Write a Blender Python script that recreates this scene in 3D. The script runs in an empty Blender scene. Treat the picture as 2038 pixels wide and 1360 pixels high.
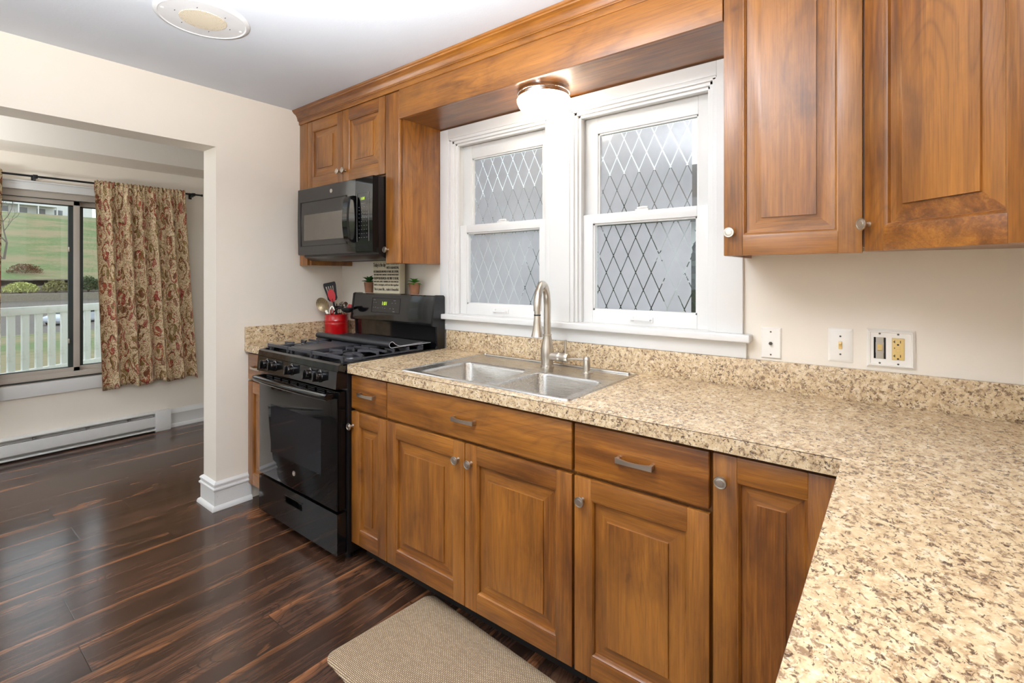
import bpy, bmesh, math, random
from mathutils import Vector, Matrix
rnd = random.Random(7)
C = bpy.context.scene.collection
S = bpy.context.scene
PI = math.pi

# ------------------------------------------------------------------ camera, world, light, exposure
cam_d = bpy.data.cameras.new('camera')
cam = bpy.data.objects.new('camera', cam_d)
C.objects.link(cam)
cam.location = (3.016, -1.949, 1.321)
cam.rotation_euler = (math.radians(90), 0, math.radians(38.063))
cam_d.sensor_fit = 'HORIZONTAL'
cam_d.sensor_width = 36.0
cam_d.lens = 977.437 / 2038 * 36.0
cam_d.shift_y = -(680 - 547.8) / 2038
cam_d.clip_start = 0.02
cam_d.clip_end = 400
S.camera = cam

world = bpy.data.worlds.new('sky')
S.world = world
world.use_nodes = True
_bg = world.node_tree.nodes['Background']
_bg.inputs[0].default_value = (0.86, 0.93, 1.0, 1)
_bg.inputs[1].default_value = 1.7

S.view_settings.view_transform = 'Standard'
S.view_settings.look = 'None'
S.view_settings.exposure = 0.12
S.view_settings.gamma = 1.0
S.view_settings.use_curve_mapping = False


def area(name, loc, target, sx, sy, power, col):
    l = bpy.data.lights.new(name, 'AREA')
    l.shape = 'RECTANGLE'
    l.size = sx
    l.size_y = sy
    l.energy = power
    l.color = col
    o = bpy.data.objects.new(name, l)
    C.objects.link(o)
    o.location = loc
    o.rotation_euler = (Vector(target) - Vector(loc)).to_track_quat('-Z', 'Y').to_euler()
    return o


def lamp(name, loc, r, power, col):
    l = bpy.data.lights.new(name, 'POINT')
    l.shadow_soft_size = r
    l.energy = power
    l.color = col
    o = bpy.data.objects.new(name, l)
    C.objects.link(o)
    o.location = loc
    return o


area('kitchen_bounce_light', (2.05, -1.75, 1.85), (2.05, -1.749, 2.36), 0.35, 0.35, 108, (0.97, 0.98, 1.0))
lamp('kitchen_ceiling_light', (3.1, -2.3, 2.1), 0.12, 4, (1.0, 0.96, 0.90))
area('rear_fill_light', (1.9, -3.85, 1.45), (1.7, 0, 1.15), 2.2, 1.6, 5, (1.0, 0.97, 0.94))  # added flash-like fill, unseen, shining in through the rear wall opening
area('dining_bounce_light', (-1.15, -2.5, 1.6), (-1.15, -2.499, 2.36), 0.35, 0.35, 38, (0.93, 0.97, 1.0))

# ------------------------------------------------------------------ mesh helpers
ORG = {}


class MB:
    def __init__(self, M=None):
        self.bm = bmesh.new()
        self.M = M or Matrix.Identity(4)
        self.uv = None

    def v(self, p):
        return self.bm.verts.new(self.M @ Vector(p))

    def face(self, vs, mi=0):
        try:
            f = self.bm.faces.new(vs)
            f.material_index = mi
            return f
        except ValueError:
            return None

    def poly(self, pts, mi=0):
        return self.face([self.v(p) for p in pts], mi)

    def box(self, x0, x1, y0, y1, z0, z1, mi=0, bev=0.0, seg=2):
        vs = [self.v((x, y, z)) for z in (z0, z1) for y in (y0, y1) for x in (x0, x1)]
        fs = [(0, 2, 3, 1), (4, 5, 7, 6), (0, 1, 5, 4), (2, 6, 7, 3), (0, 4, 6, 2), (1, 3, 7, 5)]
        faces = [self.face([vs[i] for i in f], mi) for f in fs]
        if bev > 0:
            es = list({e for f in faces for e in f.edges})
            r = bmesh.ops.bevel(self.bm, geom=es, offset=bev, segments=seg, profile=0.6, affect='EDGES', clamp_overlap=True)
            for f in r['faces']:
                f.material_index = mi
        return self

    def prism(self, prof, axis, a0, a1, mi=0, cap=True):
        def P(p, a):
            return {'x': (a, p[0], p[1]), 'y': (p[0], a, p[1]), 'z': (p[0], p[1], a)}[axis]
        A = [self.v(P(p, a0)) for p in prof]
        B = [self.v(P(p, a1)) for p in prof]
        n = len(prof)
        for i in range(n):
            j = (i + 1) % n
            self.face([A[i], A[j], B[j], B[i]], mi)
        if cap:
            self.face(A[::-1], mi)
            self.face(B, mi)
        return self

    def lathe(self, prof, c=(0, 0, 0), axis='z', seg=24, mi=0, sx=1.0, sy=1.0):
        def P(r, h, a):
            x, y = r * math.cos(a) * sx, r * math.sin(a) * sy
            if axis == 'z':
                q = (x, y, h)
            elif axis == 'y':      # h runs towards -y (towards the room)
                q = (x, -h, y)
            else:
                q = (h, x, y)
            return (c[0] + q[0], c[1] + q[1], c[2] + q[2])
        rings = []
        for r, h in prof:
            if r <= 1e-6:
                rings.append([self.v(P(0, h, 0))])
            else:
                rings.append([self.v(P(r, h, 2 * PI * k / seg)) for k in range(seg)])
        for A, B in zip(rings, rings[1:]):
            for k in range(seg):
                l = (k + 1) % seg
                if len(A) == 1 and len(B) == 1:
                    continue
                if len(A) == 1:
                    self.face([A[0], B[k], B[l]], mi)
                elif len(B) == 1:
                    self.face([A[k], A[l], B[0]], mi)
                else:
                    self.face([A[k], A[l], B[l], B[k]], mi)
        if len(rings[0]) > 1:
            self.face(rings[0][::-1], mi)
        if len(rings[-1]) > 1:
            self.face(rings[-1], mi)
        return self

    def sweep(self, path, sec, mi=0, up=(0, 0, 1), scale=None, closed=False, cap=True):
        """sec: list of (a,b): a along side, b along up-ish normal"""
        path = [Vector(p) for p in path]
        n = len(path)
        rings = []
        upv = Vector(up)
        for i, p in enumerate(path):
            if closed:
                t = path[(i + 1) % n] - path[i - 1]
            else:
                t = path[min(i + 1, n - 1)] - path[max(i - 1, 0)]
            t.normalize()
            s = t.cross(upv)
            if s.length < 1e-4:
                s = t.cross(Vector((1, 0.013, 0)))
            s.normalize()
            nn = s.cross(t)
            nn.normalize()
            upv = nn.copy()
            k = scale[i] if scale else 1.0
            rings.append([self.v(p + s * a * k + nn * b * k) for a, b in sec])
        m = len(sec)
        R = range(n if closed else n - 1)
        for i in R:
            A, B = rings[i], rings[(i + 1) % n]
            for k in range(m):
                l = (k + 1) % m
                self.face([A[k], A[l], B[l], B[k]], mi)
        if cap and not closed:
            self.face(rings[0][::-1], mi)
            self.face(rings[-1], mi)
        return self

    def tube(self, path, r, seg=10, mi=0, scale=None, up=(0, 0, 1), flat=1.0, closed=False):
        sec = [(r * math.cos(2 * PI * k / seg), r * flat * math.sin(2 * PI * k / seg)) for k in range(seg)]
        return self.sweep(path, sec, mi, up, scale, closed)

    def loops(self, rings, mi=0, cap0=False, cap1=False, mis=None):
        R = [[self.v(p) for p in r] for r in rings]
        for q, (A, B) in enumerate(zip(R, R[1:])):
            n = len(A)
            for k in range(n):
                l = (k + 1) % n
                self.face([A[k], A[l], B[l], B[k]], mis[q] if mis else mi)
        if cap0:
            self.face(R[0][::-1], mi)
        if cap1:
            self.face(R[-1], mis[-1] if mis else mi)
        return self

    def cells(self, us, vs, inside, w0, w1, axes='xyz', mi=0):
        """grid of cells in (u,v) extruded over w; only outer faces are made"""
        def P(u, v, w):
            d = {axes[0]: u, axes[1]: v, axes[2]: w}
            return (d['x'], d['y'], d['z'])
        nu, nv = len(us) - 1, len(vs) - 1
        ok = [[bool(inside((us[i] + us[i + 1]) / 2, (vs[j] + vs[j + 1]) / 2)) for j in range(nv)] for i in range(nu)]
        cache = {}

        def V(i, j, k):
            if (i, j, k) not in cache:
                cache[(i, j, k)] = self.v(P(us[i], vs[j], (w0, w1)[k]))
            return cache[(i, j, k)]
        for i in range(nu):
            for j in range(nv):
                if not ok[i][j]:
                    continue
                self.face([V(i, j, 1), V(i + 1, j, 1), V(i + 1, j + 1, 1), V(i, j + 1, 1)], mi)
                self.face([V(i, j, 0), V(i, j + 1, 0), V(i + 1, j + 1, 0), V(i + 1, j, 0)], mi)
                for di, dj, a, b in ((-1, 0, (i, j), (i, j + 1)), (1, 0, (i + 1, j + 1), (i + 1, j)),
                                     (0, -1, (i + 1, j), (i, j)), (0, 1, (i, j + 1), (i + 1, j + 1))):
                    ii, jj = i + di, j + dj
                    if 0 <= ii < nu and 0 <= jj < nv and ok[ii][jj]:
                        continue
                    self.face([V(*a, 0), V(*b, 0), V(*b, 1), V(*a, 1)], mi)
        return self

    def build(self, name, mats, parent=None, angle=35, smooth=True, fix=True):
        bm = self.bm
        if fix:
            bmesh.ops.recalc_face_normals(bm, faces=bm.faces[:])
        if parent is None:
            xs = [v.co for v in bm.verts]
            lo = Vector((min(p.x for p in xs), min(p.y for p in xs), min(p.z for p in xs)))
            hi = Vector((max(p.x for p in xs), max(p.y for p in xs), max(p.z for p in xs)))
            org = Vector(((lo.x + hi.x) / 2, (lo.y + hi.y) / 2, lo.z))
        else:
            org = ORG[parent]
        bm.transform(Matrix.Translation(-org))
        me = bpy.data.meshes.new(name)
        bm.to_mesh(me)
        bm.free()
        if not isinstance(mats, (list, tuple)):
            mats = [mats]
        for m in mats:
            me.materials.append(m)
        if smooth:
            me.polygons.foreach_set('use_smooth', [True] * len(me.polygons))
            me.set_sharp_from_angle(angle=math.radians(angle))
        o = bpy.data.objects.new(name, me)
        C.objects.link(o)
        if parent is None:
            o.location = org
        else:
            o.parent = parent
        ORG[o] = org
        return o


def thing(name, loc, label, cat, group=None):
    o = bpy.data.objects.new(name, None)
    o.empty_display_size = 0.05
    C.objects.link(o)
    o.location = loc
    ORG[o] = Vector(loc)
    return tag(o, label, cat, group)


def tag(o, label, cat, group=None, kind=None):
    o['label'] = label
    o['category'] = cat
    if group:
        o['group'] = group
    if kind:
        o['kind'] = kind
    return o


def struct(o, label=None):
    o['kind'] = 'structure'
    if label:
        o['label'] = label
    return o


def root_struct(name, loc):
    o = bpy.data.objects.new(name, None)
    C.objects.link(o)
    o.location = loc
    ORG[o] = Vector(loc)
    o['kind'] = 'structure'
    return o


def text(name, body, size, loc, rot, mat, parent, width=None, align='LEFT', extrude=0.0004, xs=1.0):
    c = bpy.data.curves.new(name, 'FONT')
    c.body = body
    c.size = size
    c.align_x = align
    c.extrude = extrude
    c.materials.append(mat)
    tmp = bpy.data.objects.new(name + '_source', c)
    C.objects.link(tmp)
    dg = bpy.context.evaluated_depsgraph_get()
    me = bpy.data.meshes.new_from_object(tmp.evaluated_get(dg))
    bpy.data.objects.remove(tmp)
    me.materials.clear()
    me.materials.append(mat)
    if width:
        xs_ = [v.co.x for v in me.vertices]
        me.transform(Matrix.Translation((-min(xs_), 0, 0)))
        me.transform(Matrix.Diagonal((width / max(max(xs_) - min(xs_), 1e-4), 1, 1, 1)))
    o = bpy.data.objects.new(name, me)
    C.objects.link(o)
    o.parent = parent
    o.location = Vector(loc) - ORG[parent]
    o.rotation_euler = rot
    ORG[o] = Vector(loc)
    return o


def frame_matrix(origin, U, N):
    """local x along U (width), local y = -N (into the cabinet), local z up"""
    U = Vector(U).normalized()
    N = Vector(N).normalized()
    M = Matrix.Identity(4)
    for i in range(3):
        M[i][0] = U[i]
        M[i][1] = -N[i]
        M[i][2] = (0, 0, 1)[i]
        M[i][3] = origin[i]
    return M


def rrect(x0, x1, y0, y1, r, z, n=6):
    pts = []
    for cx, cy, a0 in ((x1 - r, y1 - r, 0), (x0 + r, y1 - r, PI / 2), (x0 + r, y0 + r, PI), (x1 - r, y0 + r, 1.5 * PI)):
        for k in range(n + 1):
            a = a0 + PI / 2 * k / n
            pts.append((cx + r * math.cos(a), cy + r * math.sin(a), z))
    return pts


# ------------------------------------------------------------------ materials
def srgb(r, g, b):
    f = lambda c: c / 12.92 if c <= 0.04045 else ((c + 0.055) / 1.055) ** 2.4
    return (f(r / 255), f(g / 255), f(b / 255), 1)


class NT:
    def __init__(self, name):
        self.m = bpy.data.materials.new(name)
        self.m.use_nodes = True
        self.t = self.m.node_tree
        self.b = self.t.nodes['Principled BSDF']
        self.out = self.t.nodes['Material Output']

    def n(self, typ, ins=None, **kw):
        x = self.t.nodes.new(typ)
        for k, v in kw.items():
            setattr(x, k, v)
        for k, v in (ins or {}).items():
            self.put(x.inputs[k], v)
        return x

    def put(self, sock, v):
        if isinstance(v, bpy.types.NodeSocket):
            self.t.links.new(v, sock)
        else:
            sock.default_value = v

    def coord(self, kind='Object', rand=True, scale=(1, 1, 1)):
        tc = self.n('ShaderNodeTexCoord').outputs[kind]
        if rand:
            oi = self.n('ShaderNodeObjectInfo').outputs['Random']
            mul = self.n('ShaderNodeVectorMath', {0: oi, 1: (17.3, 31.7, 23.1)}, operation='MULTIPLY').outputs[0]
            tc = self.n('ShaderNodeVectorMath', {0: tc, 1: mul}, operation='ADD').outputs[0]
        if scale != (1, 1, 1):
            tc = self.n('ShaderNodeVectorMath', {0: tc, 1: scale}, operation='MULTIPLY').outputs[0]
        return tc

    def scale(self, vec, s):
        return self.n('ShaderNodeVectorMath', {0: vec, 1: s}, operation='MULTIPLY').outputs[0]

    def noise(self, vec, scale, detail=4, rough=0.55, dist=0.0):
        return self.n('ShaderNodeTexNoise', {'Vector': vec, 'Scale': scale, 'Detail': detail, 'Roughness': rough, 'Distortion': dist}).outputs['Fac']

    def voro(self, vec, scale, feature='F1', rand=1.0):
        return self.n('ShaderNodeTexVoronoi', {'Vector': vec, 'Scale': scale, 'Randomness': rand}, feature=feature)

    def ramp(self, fac, stops, interp='LINEAR'):
        r = self.n('ShaderNodeValToRGB', {'Fac': fac})
        r.color_ramp.interpolation = interp
        e = r.color_ramp.elements
        while len(e) < len(stops):
            e.new(0.5)
        for el, (p, c) in zip(e, stops):
            el.position = p
            el.color = c if len(c) == 4 else (*c, 1)
        return r.outputs['Color']

    def step(self, fac, a, b):
        return self.n('ShaderNodeMapRange', {'Value': fac, 'From Min': a, 'From Max': b, 'To Min': 0.0, 'To Max': 1.0}).outputs[0]

    def mix(self, fac, a, b, mode='MIX'):
        x = self.n('ShaderNodeMix', data_type='RGBA', blend_type=mode)
        self.put(x.inputs[0], fac)
        self.put(x.inputs[6], a)
        self.put(x.inputs[7], b)
        return x.outputs[2]

    def math(self, op, a, b=0.0, c=0.0):
        x = self.n('ShaderNodeMath', {0: a, 1: b, 2: c}, operation=op)
        return x.outputs[0]

    def bump(self, h, strength=0.1, dist=0.01):
        b = self.n('ShaderNodeBump', {'Height': h, 'Strength': strength, 'Distance': dist})
        self.t.links.new(b.outputs[0], self.b.inputs['Normal'])

    def base(self, c):
        self.put(self.b.inputs['Base Color'], c)

    def set(self, **kw):
        for k, v in kw.items():
            self.put(self.b.inputs[k.replace('_', ' ')], v)
        return self


def plain(name, c, rough=0.5, metal=0.0, bump=0.0, vary=0.04, **kw):
    n = NT(name)
    v = n.coord()
    f = n.noise(v, 9.0, 5)
    c = c if len(c) == 4 else (*c, 1)
    hi = tuple(min(1, x * (1 + vary)) for x in c[:3]) + (1,)
    lo = tuple(x * (1 - vary) for x in c[:3]) + (1,)
    n.base(n.ramp(f, [(0.3, lo), (0.7, hi)]))
    n.set(Roughness=rough, Metallic=metal, **kw)
    if bump:
        n.bump(n.noise(v, 140, 3), bump, 0.002)
    return n.m


def wood(name, axis):
    n = NT(name)
    v0 = n.coord()

    def st(k):
        return {'x': (k, 1, 1), 'y': (1, k, 1), 'z': (1, 1, k)}[axis]
    big = n.noise(n.scale(v0, st(0.10)), 30.0, 8, 0.66, 0.3)
    col = n.ramp(big, [(0.26, srgb(78, 40, 9)), (0.44, srgb(112, 63, 16)), (0.58, srgb(137, 82, 24)), (0.76, srgb(172, 112, 40))])
    # boards glued up side by side, each with a slightly different tone
    wn = n.noise(n.scale(v0, st(0.004)), 7.0, 0)
    tone = n.step(wn, 0.42, 0.62)
    col = n.mix(n.math('MULTIPLY', tone, 0.35), col, srgb(180, 118, 44))
    # blotchy stain
    bl = n.noise(n.scale(v0, st(0.45)), 8.0, 6, 0.66, 0.5)
    col = n.mix(n.math('MULTIPLY', n.step(bl, 0.50, 0.74), 0.7), col, srgb(72, 38, 13))
    bl2 = n.noise(n.scale(v0, st(0.6)), 2.6, 3)
    col = n.mix(n.math('MULTIPLY', n.step(bl2, 0.45, 0.75), 0.4), col, srgb(184, 122, 48))
    # cathedral figure: fine contour lines of a slow stretched field
    fld = n.noise(n.scale(v0, st(0.13)), 3.0, 2, 0.4, 0.4)
    con = n.math('PINGPONG', n.math('MULTIPLY', fld, 46.0), 0.5)
    line = n.math('SUBTRACT', 1.0, n.step(con, 0.02, 0.2))
    vis = n.step(n.noise(v0, 3.7, 2), 0.42, 0.62)
    col = n.mix(n.math('MULTIPLY', n.math('MULTIPLY', line, vis), 0.30), col, srgb(66, 35, 15))
    # pores and fibres
    po = n.noise(n.scale(v0, st(0.022)), 330, 3, 0.6)
    col = n.mix(n.math('MULTIPLY', n.step(po, 0.50, 0.72), 0.42), col, srgb(68, 36, 14))
    po2 = n.noise(n.scale(v0, st(0.03)), 130, 2)
    col = n.mix(n.math('MULTIPLY', n.step(po2, 0.55, 0.75), 0.30), col, srgb(184, 122, 52))
    # knots
    kvec = n.n('ShaderNodeVectorMath', {0: n.scale(v0, st(0.6)), 1: n.scale(n.n('ShaderNodeTexNoise', {'Vector': v0, 'Scale': 22.0, 'Detail': 4.0}).outputs['Color'], (0.05, 0.05, 0.05))}, operation='ADD').outputs[0]
    vo = n.voro(kvec, 6.0)
    d = vo.outputs['Distance']
    pick = n.step(n.n('ShaderNodeSeparateColor', {0: vo.outputs['Color']}).outputs[0], 0.56, 0.60)
    k1 = n.math('MULTIPLY', n.math('SUBTRACT', 1.0, n.step(d, 0.02, 0.09)), pick)
    col = n.mix(n.math('MULTIPLY', k1, 0.85), col, srgb(58, 33, 17))
    halo = n.math('MULTIPLY', n.math('SUBTRACT', 1.0, n.step(d, 0.04, 0.26)), pick)
    col = n.mix(n.math('MULTIPLY', halo, 0.5), col, srgb(92, 54, 26))
    n.base(col)
    n.set(Roughness=n.math('MULTIPLY_ADD', po, 0.16, 0.28))
    n.set(**{'Coat_Weight': 0.45, 'Coat_Roughness': 0.28})
    n.bump(po, 0.05, 0.001)
    return n.m


WV = wood('stained_alder_upright_grain', 'z')
WH = wood('stained_alder_level_grain', 'x')
WY = wood('stained_alder_depth_grain', 'y')


def granite():
    n = NT('speckled_laminate')
    v = n.coord(rand=False)
    w = n.n('ShaderNodeMapping', {'Vector': v, 'Rotation': (0.3, 0.2, 0.5), 'Scale': (1.0, 0.72, 1.0)}).outputs[0]
    a = n.noise(w, 52, 6, 0.62, 0.3)
    col = n.ramp(a, [(0.30, srgb(166, 139, 106)), (0.44, srgb(194, 168, 132)), (0.56, srgb(208, 185, 149)), (0.68, srgb(222, 205, 178))])
    b = n.noise(w, 88, 5, 0.62, 0.6)
    cl = n.noise(v, 13, 3)
    thb = n.math('MULTIPLY_ADD', cl, -0.16, 0.625)
    col = n.mix(n.math('MULTIPLY', n.step(n.math('SUBTRACT', b, thb), -0.02, 0.06), 0.82), col, srgb(118, 92, 70))
    c = n.noise(w, 125, 4, 0.6, 0.8)
    thr = n.math('MULTIPLY_ADD', cl, -0.18, 0.675)
    dk = n.step(n.math('SUBTRACT', c, thr), -0.01, 0.04)
    col = n.mix(n.math('MULTIPLY', dk, 0.9), col, srgb(74, 56, 44))
    e = n.noise(v, 210, 3)
    col = n.mix(n.math('MULTIPLY', n.step(e, 0.58, 0.68), 0.5), col, srgb(234, 220, 194))
    n.base(col)
    n.set(Roughness=0.27)
    n.bump(e, 0.02, 0.0006)
    return n.m


GR = granite()


def floor_mat():
    n = NT('dark_walnut_laminate')
    tc = n.n('ShaderNodeTexCoord').outputs['Object']
    sx = n.n('ShaderNodeSeparateXYZ', {0: tc})
    X, Y = sx.outputs[0], sx.outputs[1]
    pw = 0.185
    u = n.math('DIVIDE', n.math('ADD', X, 20 * pw - 0.15), pw)
    row = n.math('FLOOR', u)
    fu = n.math('FRACT', u)
    wn = n.n('ShaderNodeTexWhiteNoise', {'W': row}, noise_dimensions='1D').outputs['Value']
    yy = n.math('DIVIDE', n.math('ADD', Y, n.math('MULTIPLY', wn, 5.7)), 1.22)
    colm = n.math('FLOOR', yy)
    fv = n.math('FRACT', yy)
    pid = n.n('ShaderNodeCombineXYZ', {0: row, 1: colm}).outputs[0]
    pr = n.n('ShaderNodeTexWhiteNoise', {'Vector': pid}, noise_dimensions='3D')
    off = n.n('ShaderNodeVectorMath', {0: pr.outputs['Color'], 1: (31.0, 57.0, 13.0)}, operation='MULTIPLY').outputs[0]
    v = n.n('ShaderNodeVectorMath', {0: tc, 1: off}, operation='ADD').outputs[0]
    vs = n.scale(v, (1, 0.09, 1))
    g = n.noise(vs, 16, 6, 0.6, 1.0)
    col = n.ramp(g, [(0.28, srgb(40, 27, 20)), (0.46, srgb(66, 45, 34)), (0.62, srgb(86, 60, 46)), (0.78, srgb(114, 80, 58))])
    # sapwood streaks hugging one long edge of a plank
    wob = n.noise(n.scale(v, (1, 0.35, 1)), 5.0, 4, 0.6)
    edge = n.math('ADD', fu, n.math('MULTIPLY', n.math('SUBTRACT', wob, 0.5), 0.9))
    st = n.math('SUBTRACT', 1.0, n.step(edge, 0.05, 0.22))
    has = n.step(n.n('ShaderNodeSeparateColor', {0: pr.outputs['Color']}).outputs[1], 0.25, 0.3)
    patch = n.step(n.noise(n.scale(v, (1, 0.25, 1)), 7, 4, 0.6, 0.8), 0.61, 0.69)
    sap = n.math('MAXIMUM', n.math('MULTIPLY', st, has), n.math('MULTIPLY', patch, 0.8))
    sapc = n.ramp(n.noise(n.scale(v, (1, 0.06, 1)), 60, 3), [(0.3, srgb(116, 76, 50)), (0.7, srgb(162, 108, 70))])
    col = n.mix(n.math('MULTIPLY', sap, 0.9), col, sapc)
    fine = n.noise(n.scale(v, (1, 0.03, 1)), 190, 3)
    col = n.mix(n.math('MULTIPLY', n.step(fine, 0.46, 0.68), 0.7), col, srgb(30, 19, 14))
    rings = n.math('PINGPONG', n.math('MULTIPLY', n.noise(n.scale(v, (1, 0.2, 1)), 6, 2, 0.4, 0.7), 26), 0.5)
    col = n.mix(n.math('MULTIPLY', n.math('SUBTRACT', 1.0, n.step(rings, 0.02, 0.16)), 0.4), col, srgb(34, 21, 15))
    br = n.math('MULTIPLY_ADD', pr.outputs['Value'], 0.5, 0.75)
    col = n.mix(1.0, col, n.n('ShaderNodeCombineColor', {0: br, 1: br, 2: br}).outputs[0], 'MULTIPLY')
    # seams
    s1 = n.math('MINIMUM', fu, n.math('SUBTRACT', 1.0, fu))
    s2 = n.math('MINIMUM', fv, n.math('SUBTRACT', 1.0, fv))
    seam = n.math('MINIMUM', n.step(s1, 0.0, 0.012), n.step(s2, 0.0, 0.0018))
    col = n.mix(n.math('MULTIPLY', n.math('SUBTRACT', 1.0, seam), 0.85), col, srgb(18, 12, 10))
    n.base(col)
    n.set(Roughness=n.math('MULTIPLY_ADD', fine, 0.12, 0.14), Specular_IOR_Level=0.7)
    h = n.math('ADD', n.math('MULTIPLY', fine, 0.35), seam)
    n.bump(h, 0.12, 0.0015)
    return n.m


FLOOR = floor_mat()


def paint(name, c, rough=0.6, tex=0.10):
    n = NT(name)
    v = n.coord(rand=False)
    f = n.noise(v, 3.0, 4)
    lo = tuple(x * 0.97 for x in c[:3]) + (1,)
    col = n.ramp(f, [(0.3, lo), (0.7, c)])
    sp = n.noise(v, 36, 2)
    col = n.mix(n.math('MULTIPLY', n.step(sp, 0.80, 0.83), 0.5), col, srgb(120, 105, 92))
    n.base(col)
    n.set(Roughness=rough)
    n.bump(n.noise(v, 110, 4), tex, 0.003)
    return n.m


WALL = paint('cream_wall_paint', srgb(237, 228, 214))
CEIL = paint('pale_grey_ceiling_paint', srgb(220, 225, 232), 0.75, 0.12)
TRIM = paint('white_gloss_trim_paint', srgb(225, 224, 221), 0.3, 0.06)
WHITE = plain('white_plastic', srgb(238, 234, 226), 0.35)
IVORY = plain('ivory_plastic', srgb(216, 186, 118), 0.35)
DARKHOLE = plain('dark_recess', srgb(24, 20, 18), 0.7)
BLACK = plain('black_enamel', srgb(13, 13, 15), 0.12, Coat_Weight=0.3)
BLACKM = plain('black_textured_metal', srgb(16, 16, 18), 0.3)
IRON = plain('cast_iron', srgb(60, 60, 65), 0.34, bump=0.15)
GLASSB = plain('black_glass', srgb(9, 9, 11), 0.04, Specular_IOR_Level=0.3)
GLASSW = plain('smoked_window_glass', srgb(30, 30, 33), 0.05, Specular_IOR_Level=0.3)
MESHW = plain('grey_microwave_window_screen', srgb(96, 88, 78), 0.22)
RUBBER = plain('black_silicone', srgb(40, 40, 43), 0.45, bump=0.1)
NICKEL = plain('satin_nickel', srgb(196, 188, 176), 0.34, 1.0)
CHROME = plain('polished_chrome', srgb(214, 212, 208), 0.1, 1.0)
RED = plain('red_glazed_ceramic', srgb(176, 10, 16), 0.15, Coat_Weight=0.6)
REDP = plain('red_silicone', srgb(190, 18, 26), 0.35)
BLACKP = plain('black_nylon', srgb(14, 14, 16), 0.6)
STEELU = plain('utensil_steel', srgb(206, 198, 184), 0.2, 1.0)
TERRA = plain('brown_clay', srgb(134, 92, 66), 0.8, bump=0.4, vary=0.25)
SOIL = plain('dark_soil', srgb(50, 38, 30), 0.95, bump=0.5)
LEAF = plain('succulent_green', srgb(66, 132, 38), 0.4, vary=0.35)
LEAFD = plain('dark_succulent_green', srgb(44, 96, 36), 0.4, vary=0.35)
SIGNB = plain('cream_painted_board', srgb(210, 200, 172), 0.7, bump=0.15)
INK = plain('dark_brown_print', srgb(52, 42, 34), 0.7)
MARK = plain('pale_grey_print', srgb(120, 117, 112), 0.5)
TAUPE = plain('taupe_aluminium', srgb(186, 176, 164), 0.4)
GASKET = plain('dark_green_gasket', srgb(44, 54, 52), 0.4)
HEATW = plain('white_baked_enamel', srgb(222, 221, 218), 0.35)
RODM = plain('black_iron_rod', srgb(18, 18, 22), 0.35)
GRILLE = None


def brushed(name, c, rough=0.25, axis=(1, 40, 40)):
    n = NT(name)
    v = n.coord(scale=axis)
    f = n.noise(v, 12, 4)
    n.base(n.ramp(f, [(0.3, tuple(x * 0.86 for x in c[:3]) + (1,)), (0.7, c)]))
    n.set(Metallic=1.0, Roughness=n.math('MULTIPLY_ADD', f, 0.14, rough - 0.05))
    return n.m


STEEL = brushed('brushed_stainless_steel', srgb(205, 202, 197), 0.26)


def emit(name, c, s):
    n = NT(name)
    n.base((*c[:3], 1))
    n.set(Emission_Color=(*c[:3], 1), Emission_Strength=s)
    n.set(Roughness=0.3)
    return n.m


LAMPGLASS = emit('lit_opal_glass', (1.0, 0.87, 0.72), 17.0)
DIGITS = emit('green_display_digits', srgb(180, 220, 40)[:3], 1.0)


def clear_glass():
    n = NT('clear_window_glass')
    tr = n.n('ShaderNodeBsdfTransparent', {0: (0.95, 0.97, 0.96, 1)})
    gl = n.n('ShaderNodeBsdfGlossy', {'Color': (1, 1, 1, 1), 'Roughness': 0.02})
    fr = n.n('ShaderNodeFresnel', {'IOR': 1.45})
    mx = n.n('ShaderNodeMixShader', {0: fr.outputs[0], 1: tr.outputs[0], 2: gl.outputs[0]})
    n.t.links.new(mx.outputs[0], n.out.inputs[0])
    return n.m


CLEAR = clear_glass()


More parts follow.
